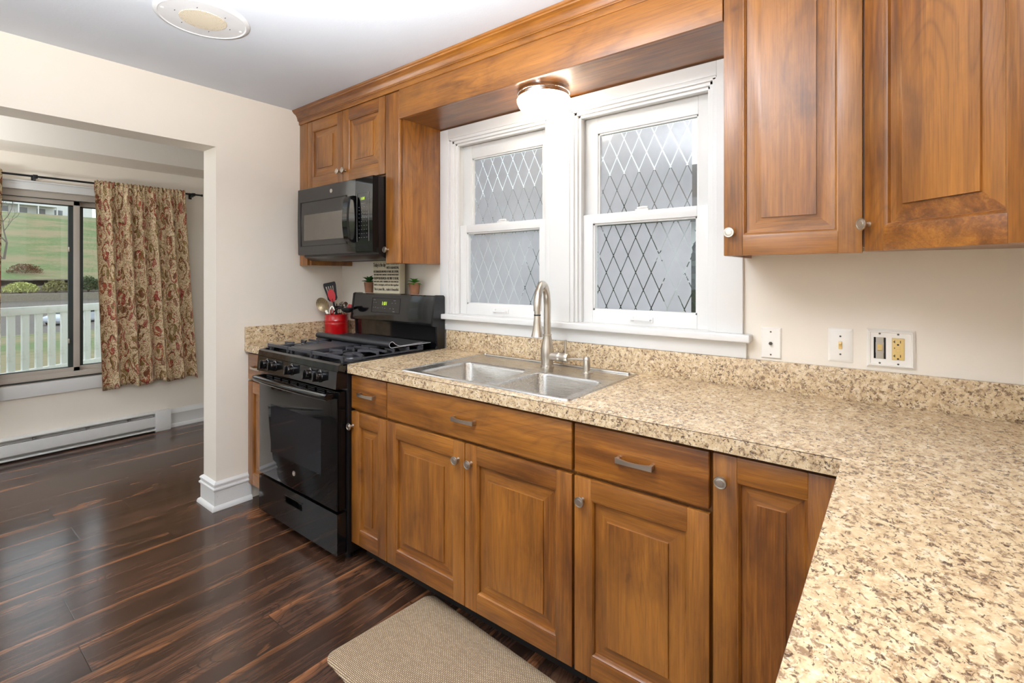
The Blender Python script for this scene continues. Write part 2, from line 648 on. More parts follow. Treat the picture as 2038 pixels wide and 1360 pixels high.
def frosted(name, x0, x1, z0, z1, ml, mr, mt):
    """frosted film with clear lattice lines; object coordinates are metres from the pane's base centre"""
    n = NT(name)
    tc = n.n('ShaderNodeTexCoord').outputs['Object']
    s = n.n('ShaderNodeSeparateXYZ', {0: tc})
    X, Z = s.outputs[0], s.outputs[2]
    W, H = 0.070, 0.151
    a = n.math('ADD', n.math('DIVIDE', X, W), n.math('DIVIDE', Z, H))
    b = n.math('SUBTRACT', n.math('DIVIDE', X, W), n.math('DIVIDE', Z, H))

    def line(t):
        p = n.math('PINGPONG', n.math('ADD', t, 40.0), 0.5)
        return n.math('LESS_THAN', p, 0.040)
    ln = n.math('MAXIMUM', line(a), line(b))
    lo = n.math('LESS_THAN', X, x0 + ml)
    hi = n.math('GREATER_THAN', X, x1 - mr)
    top = n.math('GREATER_THAN', Z, z1 - mt)
    clear = n.math('MAXIMUM', n.math('MAXIMUM', lo, hi), n.math('MAXIMUM', ln, top))
    dirt = n.noise(tc, 9, 4)
    dcol = n.ramp(dirt, [(0.3, (0.60, 0.61, 0.63, 1)), (0.7, (0.66, 0.67, 0.69, 1))])
    tl = n.n('ShaderNodeBsdfTranslucent', {0: dcol})
    df = n.n('ShaderNodeBsdfDiffuse', {0: dcol})
    gl = n.n('ShaderNodeBsdfGlossy', {'Color': (1, 1, 1, 1), 'Roughness': 0.12})
    m1 = n.n('ShaderNodeMixShader', {0: 0.28, 1: tl.outputs[0], 2: df.outputs[0]})
    m2 = n.n('ShaderNodeMixShader', {0: 0.05, 1: m1.outputs[0], 2: gl.outputs[0]})
    tr = n.n('ShaderNodeBsdfTransparent', {0: (0.93, 0.95, 0.94, 1)})
    g2 = n.n('ShaderNodeBsdfGlossy', {'Color': (1, 1, 1, 1), 'Roughness': 0.02})
    fr = n.n('ShaderNodeFresnel', {'IOR': 1.45})
    m3 = n.n('ShaderNodeMixShader', {0: fr.outputs[0], 1: tr.outputs[0], 2: g2.outputs[0]})
    mx = n.n('ShaderNodeMixShader', {0: clear, 1: m2.outputs[0], 2: m3.outputs[0]})
    n.t.links.new(mx.outputs[0], n.out.inputs[0])
    return n.m


def curtain_mat():
    n = NT('paisley_cotton')
    uv = n.n('ShaderNodeTexCoord').outputs['UV']
    wn = n.n('ShaderNodeTexNoise', {'Vector': uv, 'Scale': 9.0, 'Detail': 2.0}).outputs['Color']
    w = n.n('ShaderNodeVectorMath', {0: uv, 1: n.n('ShaderNodeVectorMath', {0: wn, 1: (0.10, 0.10, 0.0)}, operation='MULTIPLY').outputs[0]}, operation='ADD').outputs[0]
    col = n.ramp(n.noise(uv, 30, 3), [(0.3, srgb(212, 188, 148)), (0.7, srgb(228, 208, 170))])

    def cells(vec, scale):
        vp = n.n('ShaderNodeTexVoronoi', {'Vector': vec, 'Scale': scale, 'Randomness': 0.8}, voronoi_dimensions='2D')
        rc = n.n('ShaderNodeSeparateColor', {0: vp.outputs['Color']})
        loc = n.n('ShaderNodeVectorMath', {0: vec, 1: vp.outputs['Position']}, operation='SUBTRACT').outputs[0]
        q = n.n('ShaderNodeSeparateXYZ', {0: n.scale(loc, (scale, scale, scale))})
        x, y = q.outputs[0], q.outputs[1]
        rad = vp.outputs['Distance']
        ang = n.math('DIVIDE', n.math('ARCTAN2', y, x), 2 * PI)
        return rad, ang, rc.outputs[0], rc.outputs[1], rc.outputs[2]

    def hue(f):
        return n.ramp(f, [(0.0, srgb(150, 40, 38)), (0.30, srgb(122, 98, 40)), (0.55, srgb(112, 60, 28)), (0.85, srgb(164, 74, 52))], 'CONSTANT')

    def lt(a, b):
        return n.math('LESS_THAN', a, b)

    def gt(a, b):
        return n.math('GREATER_THAN', a, b)

    def mul(*a):
        r = a[0]
        for q in a[1:]:
            r = n.math('MULTIPLY', r, q)
        return r
    # sprigs and dots
    rad, ang, c0, c1, c2 = cells(w, 75)
    col = n.mix(mul(lt(rad, 0.30), gt(c0, 0.35), 0.75), col, hue(c1))
    # thin vines
    vn = n.noise(w, 11, 1, 0.4, 1.6)
    for k, c in ((7.0, srgb(120, 66, 32)), (4.0, srgb(118, 100, 44))):
        vl = lt(n.math('PINGPONG', n.math('ADD', n.math('MULTIPLY', vn, k), k * 0.13), 0.5), 0.045)
        col = n.mix(n.math('MULTIPLY', vl, 0.85), col, c)
    # small curls
    rad, ang, c0, c1, c2 = cells(w, 26)
    t = n.math('FRACT', n.math('ADD', n.math('ADD', ang, c2), n.math('MULTIPLY', rad, 2.6)))
    cur = mul(lt(t, 0.28), lt(rad, 0.40), gt(c0, 0.35))
    col = n.mix(n.math('MULTIPLY', cur, 0.9), col, hue(c1))
    # large paisley scrolls with filled hearts
    w2 = n.scale(w, (1.0, 0.58, 1.0))
    rad, ang, c0, c1, c2 = cells(w2, 9.5)
    t = n.math('FRACT', n.math('ADD', n.math('ADD', ang, c2), n.math('MULTIPLY', rad, 1.9)))
    wid = n.math('SUBTRACT', 0.40, n.math('MULTIPLY', rad, 0.5))
    body = mul(lt(t, wid), lt(rad, 0.52), gt(c0, 0.12))
    rim = mul(lt(n.math('ABSOLUTE', n.math('SUBTRACT', t, wid)), 0.05), lt(rad, 0.55))
    fill = n.mix(gt(n.noise(w, 95, 2), 0.56), hue(c1), srgb(214, 178, 120))
    col = n.mix(n.math('MULTIPLY', body, 0.95), col, fill)
    col = n.mix(n.math('MULTIPLY', rim, 0.9), col, srgb(98, 50, 24))
    core = mul(lt(rad, 0.13), gt(c2, 0.45))
    col = n.mix(n.math('MULTIPLY', core, 0.9), col, hue(c2))
    # feathered leaves between the scrolls
    rad, ang, c0, c1, c2 = cells(n.scale(w, (1.0, 0.45, 1.0)), 15)
    veins = n.math('LESS_THAN', n.math('PINGPONG', n.math('MULTIPLY', rad, 9.0), 0.5), 0.3)
    leaf = mul(lt(rad, 0.27), gt(c0, 0.55))
    col = n.mix(n.math('MULTIPLY', leaf, n.math('MULTIPLY_ADD', veins, 0.5, 0.4)), col, hue(n.math('FRACT', n.math('MULTIPLY', c2, 1.7))))
    n.base(col)
    n.set(Roughness=0.85, Sheen_Weight=0.15)
    n.bump(n.noise(uv, 600, 2), 0.15, 0.001)
    return n.m


PAISLEY = curtain_mat()


def mat_weave():
    n = NT('woven_tan_mat')
    v = n.coord(rand=False)
    w1 = n.n('ShaderNodeTexBrick', {'Vector': v, 'Color1': srgb(200, 180, 150), 'Color2': srgb(176, 154, 124), 'Mortar': srgb(96, 78, 60), 'Scale': 1.0, 'Mortar Size': 0.0011, 'Brick Width': 0.0095, 'Row Height': 0.0052, 'Bias': 0.1})
    band = n.noise(n.scale(v, (0.25, 6, 1)), 8, 3)
    b = n.math('MULTIPLY_ADD', band, 0.35, 0.82)
    col = n.mix(1.0, w1.outputs[0], n.n('ShaderNodeCombineColor', {0: b, 1: b, 2: b}).outputs[0], 'MULTIPLY')
    n.base(col)
    n.set(Roughness=0.8)
    n.bump(n.math('SUBTRACT', 1.0, w1.outputs[1]), 0.5, 0.0012)
    return n.m


MATW = mat_weave()


def perforated():
    n = NT('perforated_speaker_grille')
    v = n.coord(rand=False)
    vo = n.voro(v, 190, rand=0.25)
    h = n.math('SUBTRACT', 1.0, n.step(vo.outputs['Distance'], 0.24, 0.32))
    n.base(n.mix(h, srgb(226, 214, 190), srgb(128, 106, 78)))
    n.set(Roughness=0.5)
    return n.m


GRILLE = perforated()
STRAIN = None


def perf_spoon():
    n = NT('perforated_steel')
    v = n.coord(rand=False)
    vo = n.voro(v, 150, rand=0.2)
    h = n.math('SUBTRACT', 1.0, n.step(vo.outputs['Distance'], 0.3, 0.36))
    n.base(n.mix(h, srgb(150, 132, 102), srgb(44, 34, 24)))
    n.set(Roughness=0.35, Metallic=0.6)
    return n.m


STRAIN = perf_spoon()

# ------------------------------------------------------------------ room shell
XR, XF, XD = 3.568, -1.95, -0.171       # right wall, far dining wall, dining side of the opening wall
YB, YS, ZC = -3.7, 0.35, 2.365          # rear wall, dining side wall, ceiling
CT = 0.914                              # counter top height

m = MB(); m.box(XF - 0.25, XR + 0.15, YB - 0.15, YS + 0.15, -0.12, 0.0)
struct(m.build('floor', FLOOR))
m = MB(); m.box(XF - 0.25, XR + 0.15, YB - 0.15, YS + 0.15, ZC, ZC + 0.12)
struct(m.build('ceiling', CEIL))
# window wall (y = 0): two openings
W1, W2, WZ0, WZ1 = (1.06, 1.722), (1.844, 2.48), 1.085, 2.06
m = MB()
m.cells([0.0, W1[0], W1[1], W2[0], W2[1], XR], [0.0, WZ0, WZ1, ZC],
        lambda u, v: not (WZ0 < v < WZ1 and (W1[0] < u < W1[1] or W2[0] < u < W2[1])), 0.0, 0.16, 'xzy')
struct(m.build('wall_back', WALL))
# wall with the wide opening to the dining room
m = MB()
m.cells([YB, -3.1, -0.8, YS], [0.0, 2.044, ZC], lambda u, v: not (-3.1 < u < -0.8 and v < 2.044), XD, 0.0, 'yzx')
struct(m.build('wall_left', WALL))
m = MB(); m.box(XR, XR + 0.12, YB, 0.16, 0, ZC); struct(m.build('wall_right', WALL))
# rear wall behind the camera, two openings added to let light in
m = MB()
m.cells([XF, -1.5, -0.3, 0.8, 3.0, XR], [0, 0.55, 0.65, 2.15, 2.25, ZC],
        lambda u, v: not ((0.8 < u < 3.0 and 0.65 < v < 2.25) or (-1.5 < u < -0.3 and 0.55 < v < 2.15)), YB - 0.12, YB, 'xzy')
struct(m.build('wall_front', WALL))
m = MB(); m.box(XF, XD, YS, YS + 0.12, 0, ZC); struct(m.build('wall_dining_side', WALL))
# far dining wall with the sliding window
FW0, FW1, FZ0, FZ1 = -2.75, -0.52, 0.53, 1.94
m = MB()
m.cells([YB, FW0, FW1, YS + 0.12], [0, FZ0, FZ1, ZC], lambda u, v: not (FW0 < u < FW1 and FZ0 < v < FZ1), XF - 0.18, XF, 'yzx')
struct(m.build('wall_far', WALL))
m = MB(); m.box(XF, -1.55, YB, YS, 2.20, ZC); struct(m.build('trim_dining_soffit', WALL))

# baseboards
def baseboard(m, path_boxes):
    for ax, a0, a1, face, sgn in path_boxes:
        prof = [(0, 0), (0.026, 0), (0.026, 0.012), (0.018, 0.028), (0.014, 0.03), (0.014, 0.112), (0.017, 0.118), (0.014, 0.132), (0.006, 0.15), (0.004, 0.158), (0, 0.158)]
        pr = [(face + sgn * p, z) for p, z in prof]
        m.prism(pr, ax, a0, a1)


BBP = [(0, 0), (0.028, 0), (0.028, 0.006), (0.024, 0.018), (0.016, 0.024), (0.013, 0.026), (0.013, 0.108), (0.020, 0.112), (0.020, 0.120), (0.013, 0.126), (0.013, 0.134), (0.017, 0.138), (0.017, 0.146), (0.008, 0.154), (0.0, 0.158)]
m = MB()
m.loops([[(p, -0.612, z) for p, z in BBP], [(p, -0.8 - p, z) for p, z in BBP], [(XD - p, -0.8 - p, z) for p, z in BBP], [(XD - p, -0.65, z) for p, z in BBP]], cap0=True, cap1=True)
struct(m.build('baseboard_left', TRIM))
m = MB(); baseboard(m, [('y', -0.425, YS, XF, 1)])
struct(m.build('baseboard_far', TRIM))

# ------------------------------------------------------------------ kitchen windows
# casing, stool and apron
m = MB()
m.box(0.99, 1.054, -0.02, 0.0, 1.106, 2.13, bev=0.002)
m.box(2.482, 2.574, -0.02, 0.0, 1.106, 2.13, bev=0.002)
m.box(1.73, 1.838, -0.02, 0.0, 1.106, 2.08, bev=0.002)
m.box(1.054, 2.482, -0.02, 0.0, 2.076, 2.13, bev=0.002)
for a, b in (W1, W2):
    # stepped stop mouldings, receding
    for k, (w, y0, y1) in enumerate(((0.014, -0.016, 0.03), (0.027, -0.004, 0.03), (0.038, 0.010, 0.03))):
        m.box(a - 0.006, a + w, y0, y1, 1.106, 2.07, bev=0.0025)
        m.box(b - w, b + 0.006, y0, y1, 1.106, 2.07, bev=0.0025)
        m.box(a, b, y0, y1, 2.074 - w, 2.0765, bev=0.0025)
struct(m.build('trim_window_casing', TRIM))
m = MB()
m.box(0.984, 2.604, -0.055, 0.0, 1.078, 1.106, bev=0.005, seg=3)
for a, b in (W1, W2):
    m.box(a, b, 0.0, 0.16, 1.078, 1.106)
m.box(1.006, 2.586, -0.02, 0.0, 1.0175, 1.078, bev=0.002)
struct(m.build('trim_window_sill', TRIM))


def sash(parent, name, x0, x1, z0, z1, y0, y1, st, rb, rt, glassm, lift=False):
    m = MB()
    m.box(x0, x0 + st, y0, y1, z0, z1, bev=0.002)
    m.box(x1 - st, x1, y0, y1, z0, z1, bev=0.002)
    m.box(x0 + st, x1 - st, y0, y1, z0, z0 + rb, bev=0.002)
    m.box(x0 + st, x1 - st, y0, y1, z1 - rt, z1, bev=0.002)
    g = 0.007     # putty bead
    for q in ((x0 + st, x0 + st + g, z0 + rb, z1 - rt), (x1 - st - g, x1 - st, z0 + rb, z1 - rt)):
        m.box(q[0], q[1], y0 + 0.008, y1, q[2], q[3])
    m.box(x0 + st, x1 - st, y0 + 0.008, y1, z0 + rb, z0 + rb + g)
    m.box(x0 + st, x1 - st, y0 + 0.008, y1, z1 - rt - g, z1 - rt)
    s = m.build(name, TRIM, parent)
    m = MB()
    ym = (y0 + y1) / 2 + 0.006
    m.box(x0 + st, x1 - st, ym - 0.002, ym + 0.002, z0 + rb, z1 - rt)
    # its own origin so that the lattice starts at the pane
    xm = (x0 + x1) / 2
    p = m.build('pane', glassm, s, smooth=False)
    p.data.transform(Matrix.Translation(ORG[s] - Vector((xm, ym, z0))))
    p.location = Vector((xm, ym, z0)) - ORG[s]
    if lift:
        m = MB()
        xc = xm
        zc = z0 + rb * 0.45
        for sgn in (-1, 1):
            m.box(xc + sgn * 0.044 - 0.009, xc + sgn * 0.044 + 0.009, y0 - 0.004, y0, zc - 0.011, zc + 0.011, bev=0.002)
        m.tube([(xc - 0.044, y0 - 0.004, zc), (xc - 0.042, y0 - 0.016, zc), (xc + 0.042, y0 - 0.016, zc), (xc + 0.044, y0 - 0.004, zc)], 0.0035, 8)
        m.build('sash_lift', TRIM, s)
        m = MB()
        m.box(xc - 0.03, xc + 0.03, y0 + 0.004, y1, z1, z1 + 0.008, bev=0.002)
        m.tube([(xc - 0.022, y0 + 0.014, z1 + 0.012), (xc + 0.004, y0 + 0.010, z1 + 0.014), (xc + 0.024, y0 + 0.012, z1 + 0.012)], 0.006, 8)
        m.build('sash_lock', TRIM, s)
    return s


for i, (a, b) in enumerate((W1, W2)):
    r = root_struct('window_%d' % (i + 1), ((a + b) / 2, 0.06, 1.106))
    hw = (b - a) / 2
    h1, h2 = 0.489, 0.462
    A, B = a + 0.026, b - 0.026
    st = 0.062
    gu = frosted('frosted_lattice_film_upper_%d' % i, -(B - A) / 2 + st, (B - A) / 2 - st, 0, 0.417, 0.012, 0.036 if i else 0.014, 0.012)
    gl = frosted('frosted_lattice_film_lower_%d' % i, -(B - A) / 2 + st, (B - A) / 2 - st, 0, 0.448, 0.012, 0.028 if i else 0.012, 0.012)
    sash(r, 'upper_sash', A, B, 1.553, 2.045, 0.068, 0.098, 0.066, 0.042, 0.075, gu)
    sash(r, 'lower_sash', A, B, 1.106, 1.596, 0.032, 0.064, 0.06, 0.057, 0.042, gl, lift=True)
    m = MB()
    m.box(a, a + 0.026, 0.03, 0.16, 1.106, 2.06)
    m.box(b - 0.026, b, 0.03, 0.16, 1.106, 2.06)
    m.box(a + 0.026, b - 0.026, 0.03, 0.16, 2.045, 2.06)
    m.build('jamb', TRIM, r)

# ------------------------------------------------------------------ cabinet building blocks
BOTH = [WV, WH]


def door_mesh(m, w, h, sw=0.058, rt=0.062, rb=0.066, t=0.02, slab=False):
    """door in local x 0..w, z 0..h, front face at y = 0, back at y = t; slot 0 upright grain, slot 1 level grain"""
    b = 0.0025
    if slab:
        m.box(0, w, 0, t, 0, h, 0, bev=0.006, seg=3)
        return
    m.box(0, sw, 0, t, 0, h, 0, bev=b)
    m.box(w - sw, w, 0, t, 0, h, 0, bev=b)
    m.box(sw - 0.0005, w - sw + 0.0005, 0, t, 0, rb, 1, bev=b)
    m.box(sw - 0.0005, w - sw + 0.0005, 0, t, h - rt, h, 1, bev=b)
    x0, x1, z0, z1 = sw, w - sw, rb, h - rt

    def ring(i, y):
        return [(x0 + i, y, z0 + i), (x1 - i, y, z0 + i), (x1 - i, y, z1 - i), (x0 + i, y, z1 - i)]
    sl = min(0.04, (x1 - x0) * 0.22)
    prof = [(-0.001, 0.001), (0.003, 0.0015), (0.005, 0.004), (0.0075, 0.0055), (0.009, 0.0135), (0.0115, 0.014), (0.0115 + sl, 0.0062), (0.012 + sl, 0.0012)]
    rings = [ring(i, y) for i, y in prof]
    R = [[m.v(p) for p in r] for r in rings]
    for q, (A, B) in enumerate(zip(R, R[1:])):
        for k in range(4):
            l = (k + 1) % 4
            m.face([A[k], A[l], B[l], B[k]], 1 if k in (0, 2) else 0)
    m.face(R[-1], 0)


def knob(parent, M, x, z, mat=None):
    m = MB(M)
    m.lathe([(0.0075, 0.0), (0.006, 0.004), (0.0055, 0.012), (0.010, 0.017), (0.0155, 0.020), (0.0162, 0.023), (0.0150, 0.0255), (0.0125, 0.0255), (0.0120, 0.0245), (0.0085, 0.0250), (0.008, 0.0262), (0.0, 0.0265)], (x, 0, z), 'y', 24)
    return m.build('knob', NICKEL, parent, angle=50)


def pull(parent, M, xc, z, L=0.108):
    m = MB(M)
    path, sc = [], []
    n = 14
    for k in range(n + 1):
        t = -1 + 2 * k / n
        path.append((xc + t * L / 2, -0.024 + 0.008 * t * t - 0.002, z))
        sc.append(0.75 + 0.35 * t * t)
    sec = [(-0.0035, -0.0075), (0.0035, -0.0075), (0.0035, 0.0075), (-0.0035, 0.0075)]
    m.sweep(path, sec, scale=sc)
    for sgn in (-1, 1):
        m.box(xc + sgn * L / 2 * 0.93 - 0.0055, xc + sgn * L / 2 * 0.93 + 0.0055, -0.021, 0.0, z - 0.0065, z + 0.0065, bev=0.0015)
    return m.build('pull', NICKEL, parent, angle=40)


def fx_door(parent, M0, x0, x1, z0, z1, knob_at=None, slab=False, **kw):
    M = M0 @ Matrix.Translation((x0, 0, z0))
    m = MB(M)
    door_mesh(m, x1 - x0, z1 - z0, slab=slab, **kw)
    d = m.build('door', BOTH, parent, angle=30)
    if knob_at:
        knob(d, M0, *knob_at)
    return d


def fx_drawer(parent, M0, x0, x1, z0, z1, name='drawer', pl=True):
    m = MB(M0)
    m.box(x0, x1, 0, 0.02, z0, z1, bev=0.004, seg=3)
    d = m.build(name, WH, parent)
    if pl:
        pull(d, M0, (x0 + x1) / 2, (z0 + z1) / 2)
    return d


YF = -0.629
MF = Matrix.Translation((0, YF, 0))       # front plane of base doors
DZ0, DZ1, RZ0, RZ1 = 0.097, 0.699, 0.711, 0.862


def base_box(parent, x0, x1):
    m = MB()
    m.box(x0, x1, YF + 0.022, -0.03, 0.095, 0.872)
    c = m.build('carcass', WV, parent)
    m = MB()
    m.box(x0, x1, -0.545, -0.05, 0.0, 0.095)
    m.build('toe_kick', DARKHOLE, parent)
    return c


t = thing('base_cabinet', (0.135, -0.33, 0), 'narrow wooden base cabinet between the painted wall and the black stove', 'cabinet')
base_box(t, 0.003, 0.262)
fx_drawer(t, MF, 0.006, 0.26, RZ0, RZ1)
fx_door(t, MF, 0.006, 0.26, DZ0, DZ1, (0.235, 0.63))
t = thing('base_cabinet', (1.17, -0.33, 0), 'narrow wooden base cabinet with one small drawer, just right of the black stove', 'cabinet')
base_box(t, 1.045, 1.300)
fx_drawer(t, MF, 1.046, 1.299, RZ0, RZ1)
fx_door(t, MF, 1.046, 1.299, DZ0, DZ1, (1.058, 0.632))
t = thing('base_cabinet', (1.76, -0.33, 0), 'wide wooden sink base cabinet with two doors under one long drawer front', 'cabinet')
m = MB()
m.cells([1.302, 1.32, 2.2, 2.222], [YF + 0.022, YF + 0.04, -0.045, -0.03], lambda u, v: not (1.32 < u < 2.2 and YF + 0.04 < v < -0.045), 0.095, 0.872, 'xyz')
m.box(1.32, 2.2, YF + 0.04, -0.045, 0.095, 0.11)
m.build('carcass', WV, t)
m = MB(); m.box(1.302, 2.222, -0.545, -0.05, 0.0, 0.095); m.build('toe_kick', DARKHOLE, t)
fx_drawer(t, MF, 1.304, 2.219, RZ0, RZ1, 'false_drawer_front')
fx_door(t, MF, 1.304, 1.7585, DZ0, DZ1, (1.727, 0.634))
fx_door(t, MF, 1.7615, 2.219, DZ0, DZ1, (1.793, 0.634))
t = thing('base_cabinet', (2.43, -0.33, 0), 'wooden base cabinet with one drawer over one door, right of the sink cabinet', 'cabinet')
base_box(t, 2.224, 2.636)
fx_drawer(t, MF, 2.228, 2.633, RZ0, RZ1)
fx_door(t, MF, 2.228, 2.633, DZ0, DZ1, (2.258, 0.632))
t = thing('base_cabinet', (3.1, -0.8, 0), 'wooden corner base cabinet with a full height door tucked under the counter corner', 'cabinet')
m = MB()
m.cells([2.638, 2.94, XR - 0.002], [-2.4, YF + 0.022, -0.03], lambda u, v: u > 2.94 or v > YF + 0.022, 0.095, 0.872, 'xyz')
m.build('carcass', WV, t)
m = MB()
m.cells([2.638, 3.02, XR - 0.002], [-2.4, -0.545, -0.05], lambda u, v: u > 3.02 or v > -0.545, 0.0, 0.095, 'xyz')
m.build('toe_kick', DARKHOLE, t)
fx_door(t, MF, 2.642, 2.912, DZ0, RZ1, (2.666, 0.797))

# ------------------------------------------------------------------ counters
SX0, SX1, SY0, SY1 = 1.35, 2.186, -0.597, -0.048
t = thing('countertop', (2.3, -0.4, 0.874), 'long speckled tan laminate countertop around the sink, turning the corner', 'countertop')
m = MB()
m.cells([1.041, SX0 + 0.02, SX1 - 0.02, 2.921, XR - 0.001], [-2.45, -0.647, SY0 + 0.02, SY1 - 0.02, -0.001],
        lambda u, v: (v > -0.647 or u > 2.921) and not (SX0 + 0.02 < u < SX1 - 0.02 and SY0 + 0.02 < v < SY1 - 0.02), 0.874, CT, 'xyz')
m.build('worktop', GR, t)
m = MB()
m.box(1.041, XR - 0.001, -0.022, -0.001, CT, 1.0165, bev=0.002)
m.box(XR - 0.022, XR - 0.001, -2.45, -0.022, CT, 1.0165, bev=0.002)
m.build('backsplash', GR, t)
KRAFT = plain('dark_laminate_core', srgb(70, 50, 36), 0.6)
m = MB()
m.box(1.041, 2.9206, -0.6474, -0.6465, 0.9125, 0.9139)
m.box(2.9206, 2.9215, -2.45, -0.6465, 0.9125, 0.9139)
m.build('laminate_edge_line', KRAFT, t)
t = thing('countertop', (0.13, -0.33, 0.874), 'short speckled tan countertop between the painted wall and the stove', 'countertop')
m = MB(); m.box(0.001, 0.264, -0.647, -0.001, 0.874, CT); m.build('worktop', GR, t)
m = MB()
m.box(0.001, 0.018, -0.647, -0.001, CT, 1.0165, bev=0.002)
m.box(0.018, 0.264, -0.02, -0.001, CT, 1.0165, bev=0.002)
m.build('backsplash', GR, t)

# ------------------------------------------------------------------ sink, faucet, soap dispenser
t = thing('kitchen_sink', (1.77, -0.32, 0.73), 'brushed stainless steel double bowl sink set in the countertop', 'sink')
m = MB()
ZD = 0.9165
BL, BR = (1.432, 1.796), (1.842, 2.148)
BY0, BY1 = -0.568, -0.262
xs = [SX0 + 0.012, BL[0] - 0.012, BL[1] + 0.012, BR[0] - 0.012, BR[1] + 0.012, SX1 - 0.012]
ys = [SY0 + 0.012, BY0 - 0.012, BY1 + 0.012, SY1 - 0.012]
for i in range(5):
    for j in range(3):
        if j == 1 and i in (1, 3):
            continue
        m.poly([(xs[i], ys[j], ZD), (xs[i + 1], ys[j], ZD), (xs[i + 1], ys[j + 1], ZD), (xs[i], ys[j + 1], ZD)])
N6 = 6
m.loops([rrect(xs[0], xs[-1], ys[0], ys[-1], 0.0005, ZD, N6), rrect(SX0 + 0.008, SX1 - 0.008, SY0 + 0.008, SY1 - 0.008, 0.012, ZD + 0.003, N6),
         rrect(SX0 + 0.003, SX1 - 0.003, SY0 + 0.003, SY1 - 0.003, 0.016, ZD + 0.003, N6), rrect(SX0, SX1, SY0, SY1, 0.018, CT + 0.0005, N6)])
# raised ledge line at the back
m.box(SX0 + 0.03, SX1 - 0.03, SY1 - 0.034, SY1 - 0.012, ZD, ZD + 0.006, bev=0.003)
m.build('rim', STEEL, t, fix=True)
for bx in (BL, BR):
    m = MB()
    x0, x1 = bx
    L = [rrect(x0 - 0.012, x1 + 0.012, BY0 - 0.012, BY1 + 0.012, 0.0005, ZD, N6),
         rrect(x0 - 0.002, x1 + 0.002, BY0 - 0.002, BY1 + 0.002, 0.04, ZD, N6),
         rrect(x0 + 0.003, x1 - 0.003, BY0 + 0.003, BY1 - 0.003, 0.038, ZD - 0.004, N6),
         rrect(x0 + 0.006, x1 - 0.006, BY0 + 0.006, BY1 - 0.006, 0.036, ZD - 0.014, N6),
         rrect(x0 + 0.012, x1 - 0.012, BY0 + 0.012, BY1 - 0.012, 0.04, ZD - 0.165, N6),
         rrect(x0 + 0.02, x1 - 0.02, BY0 + 0.02, BY1 - 0.02, 0.04, ZD - 0.180, N6),
         rrect(x0 + 0.04, x1 - 0.04, BY0 + 0.04, BY1 - 0.04, 0.03, ZD - 0.186, N6)]
    m.loops(L, cap1=True)
    b = m.build('bowl', STEEL, t)
    m = MB()
    m.lathe([(0.0, 0.0), (0.025, 0.0), (0.032, 0.004), (0.043, 0.005), (0.045, 0.001), (0.045, 0.0)], ((x0 + x1) / 2, (BY0 + BY1) / 2, ZD - 0.1865))
    m.build('drain', CHROME, b)

fxc, fyc = 1.808, -0.155
t = thing('faucet', (fxc, fyc, ZD), 'brushed nickel gooseneck pull-down faucet at the back of the sink', 'faucet')
m = MB()
m.lathe([(0.0, 0.0), (0.029, 0.0), (0.029, 0.008), (0.0255, 0.012), (0.0265, 0.03), (0.0295, 0.055), (0.0295, 0.072), (0.026, 0.095), (0.021, 0.118), (0.0185, 0.135), (0.0185, 0.140), (0.0195, 0.141), (0.0195, 0.146), (0.0, 0.146)], (fxc, fyc, ZD))
m.build('body', NICKEL, t, angle=40)
th = math.radians(22)
dx, dy = math.sin(th), -math.cos(th)
Rr, zc = 0.096, 1.186
path = [(fxc, fyc, ZD + 0.14), (fxc, fyc, 1.12), (fxc, fyc, zc - 0.01)]
for k in range(0, 25):
    a = PI * k / 24
    path.append((fxc + dx * Rr * (1 - math.cos(a)), fyc + dy * Rr * (1 - math.cos(a)), zc + Rr * math.sin(a)))
hx, hy = fxc + dx * 2 * Rr, fyc + dy * 2 * Rr
path.append((hx, hy, 1.176))
m = MB(); m.tube(path, 0.0155, 18)
m.build('spout', NICKEL, t, angle=40)
m = MB()
m.lathe([(0.0, 1.18), (0.0125, 1.18), (0.0125, 1.1605), (0.0135, 1.1605), (0.0135, 1.1565), (0.0135, 1.154), (0.0138, 1.153), (0.0145, 1.14), (0.0175, 1.11), (0.0235, 1.079), (0.0255, 1.074), (0.024, 1.073), (0.0, 1.074)], (hx, hy, 0))
h = m.build('spray_head', NICKEL, t, angle=40)
m = MB(); m.lathe([(0.0, 1.163), (0.0139, 1.163), (0.0139, 1.158), (0.0, 1.158)], (hx, hy, 0)); m.build('collar_ring', BLACKM, h)
m = MB()
m.lathe([(0.0, 0.0), (0.021, 0.0), (0.019, 0.022), (0.0185, 0.055), (0.0195, 0.056), (0.0195, 0.064), (0.0185, 0.066), (0.0185, 0.082), (0.0205, 0.086), (0.0205, 0.100), (0.017, 0.108), (0.0, 0.110)], (fxc, fyc, 0.968), 'x', 24)
hd = m.build('handle', NICKEL, t, angle=40)
m = MB(); m.tube([(fxc + 0.094, fyc, 0.975), (fxc + 0.094, fyc, 1.043)], 0.0055, 12)
m.build('lever', NICKEL, hd, angle=40)

sxc, syc = 2.006, -0.158
t = thing('soap_dispenser', (sxc, syc, ZD), 'small brushed nickel soap dispenser standing right of the faucet', 'dispenser')
m = MB()
m.lathe([(0.0, 0.0), (0.025, 0.0), (0.025, 0.003), (0.019, 0.006), (0.0145, 0.009), (0.0145, 0.05), (0.015, 0.051), (0.015, 0.055), (0.0135, 0.062), (0.008, 0.067), (0.0, 0.069)], (sxc, syc, ZD))
m.build('pump', NICKEL, t, angle=40)
m = MB(); m.tube([(sxc, syc, 0.971), (sxc - 0.045, syc - 0.004, 0.969), (sxc - 0.088, syc - 0.008, 0.965)], 0.0058, 10, scale=[1, 0.9, 0.55])
m.build('nozzle', NICKEL, t, angle=40)

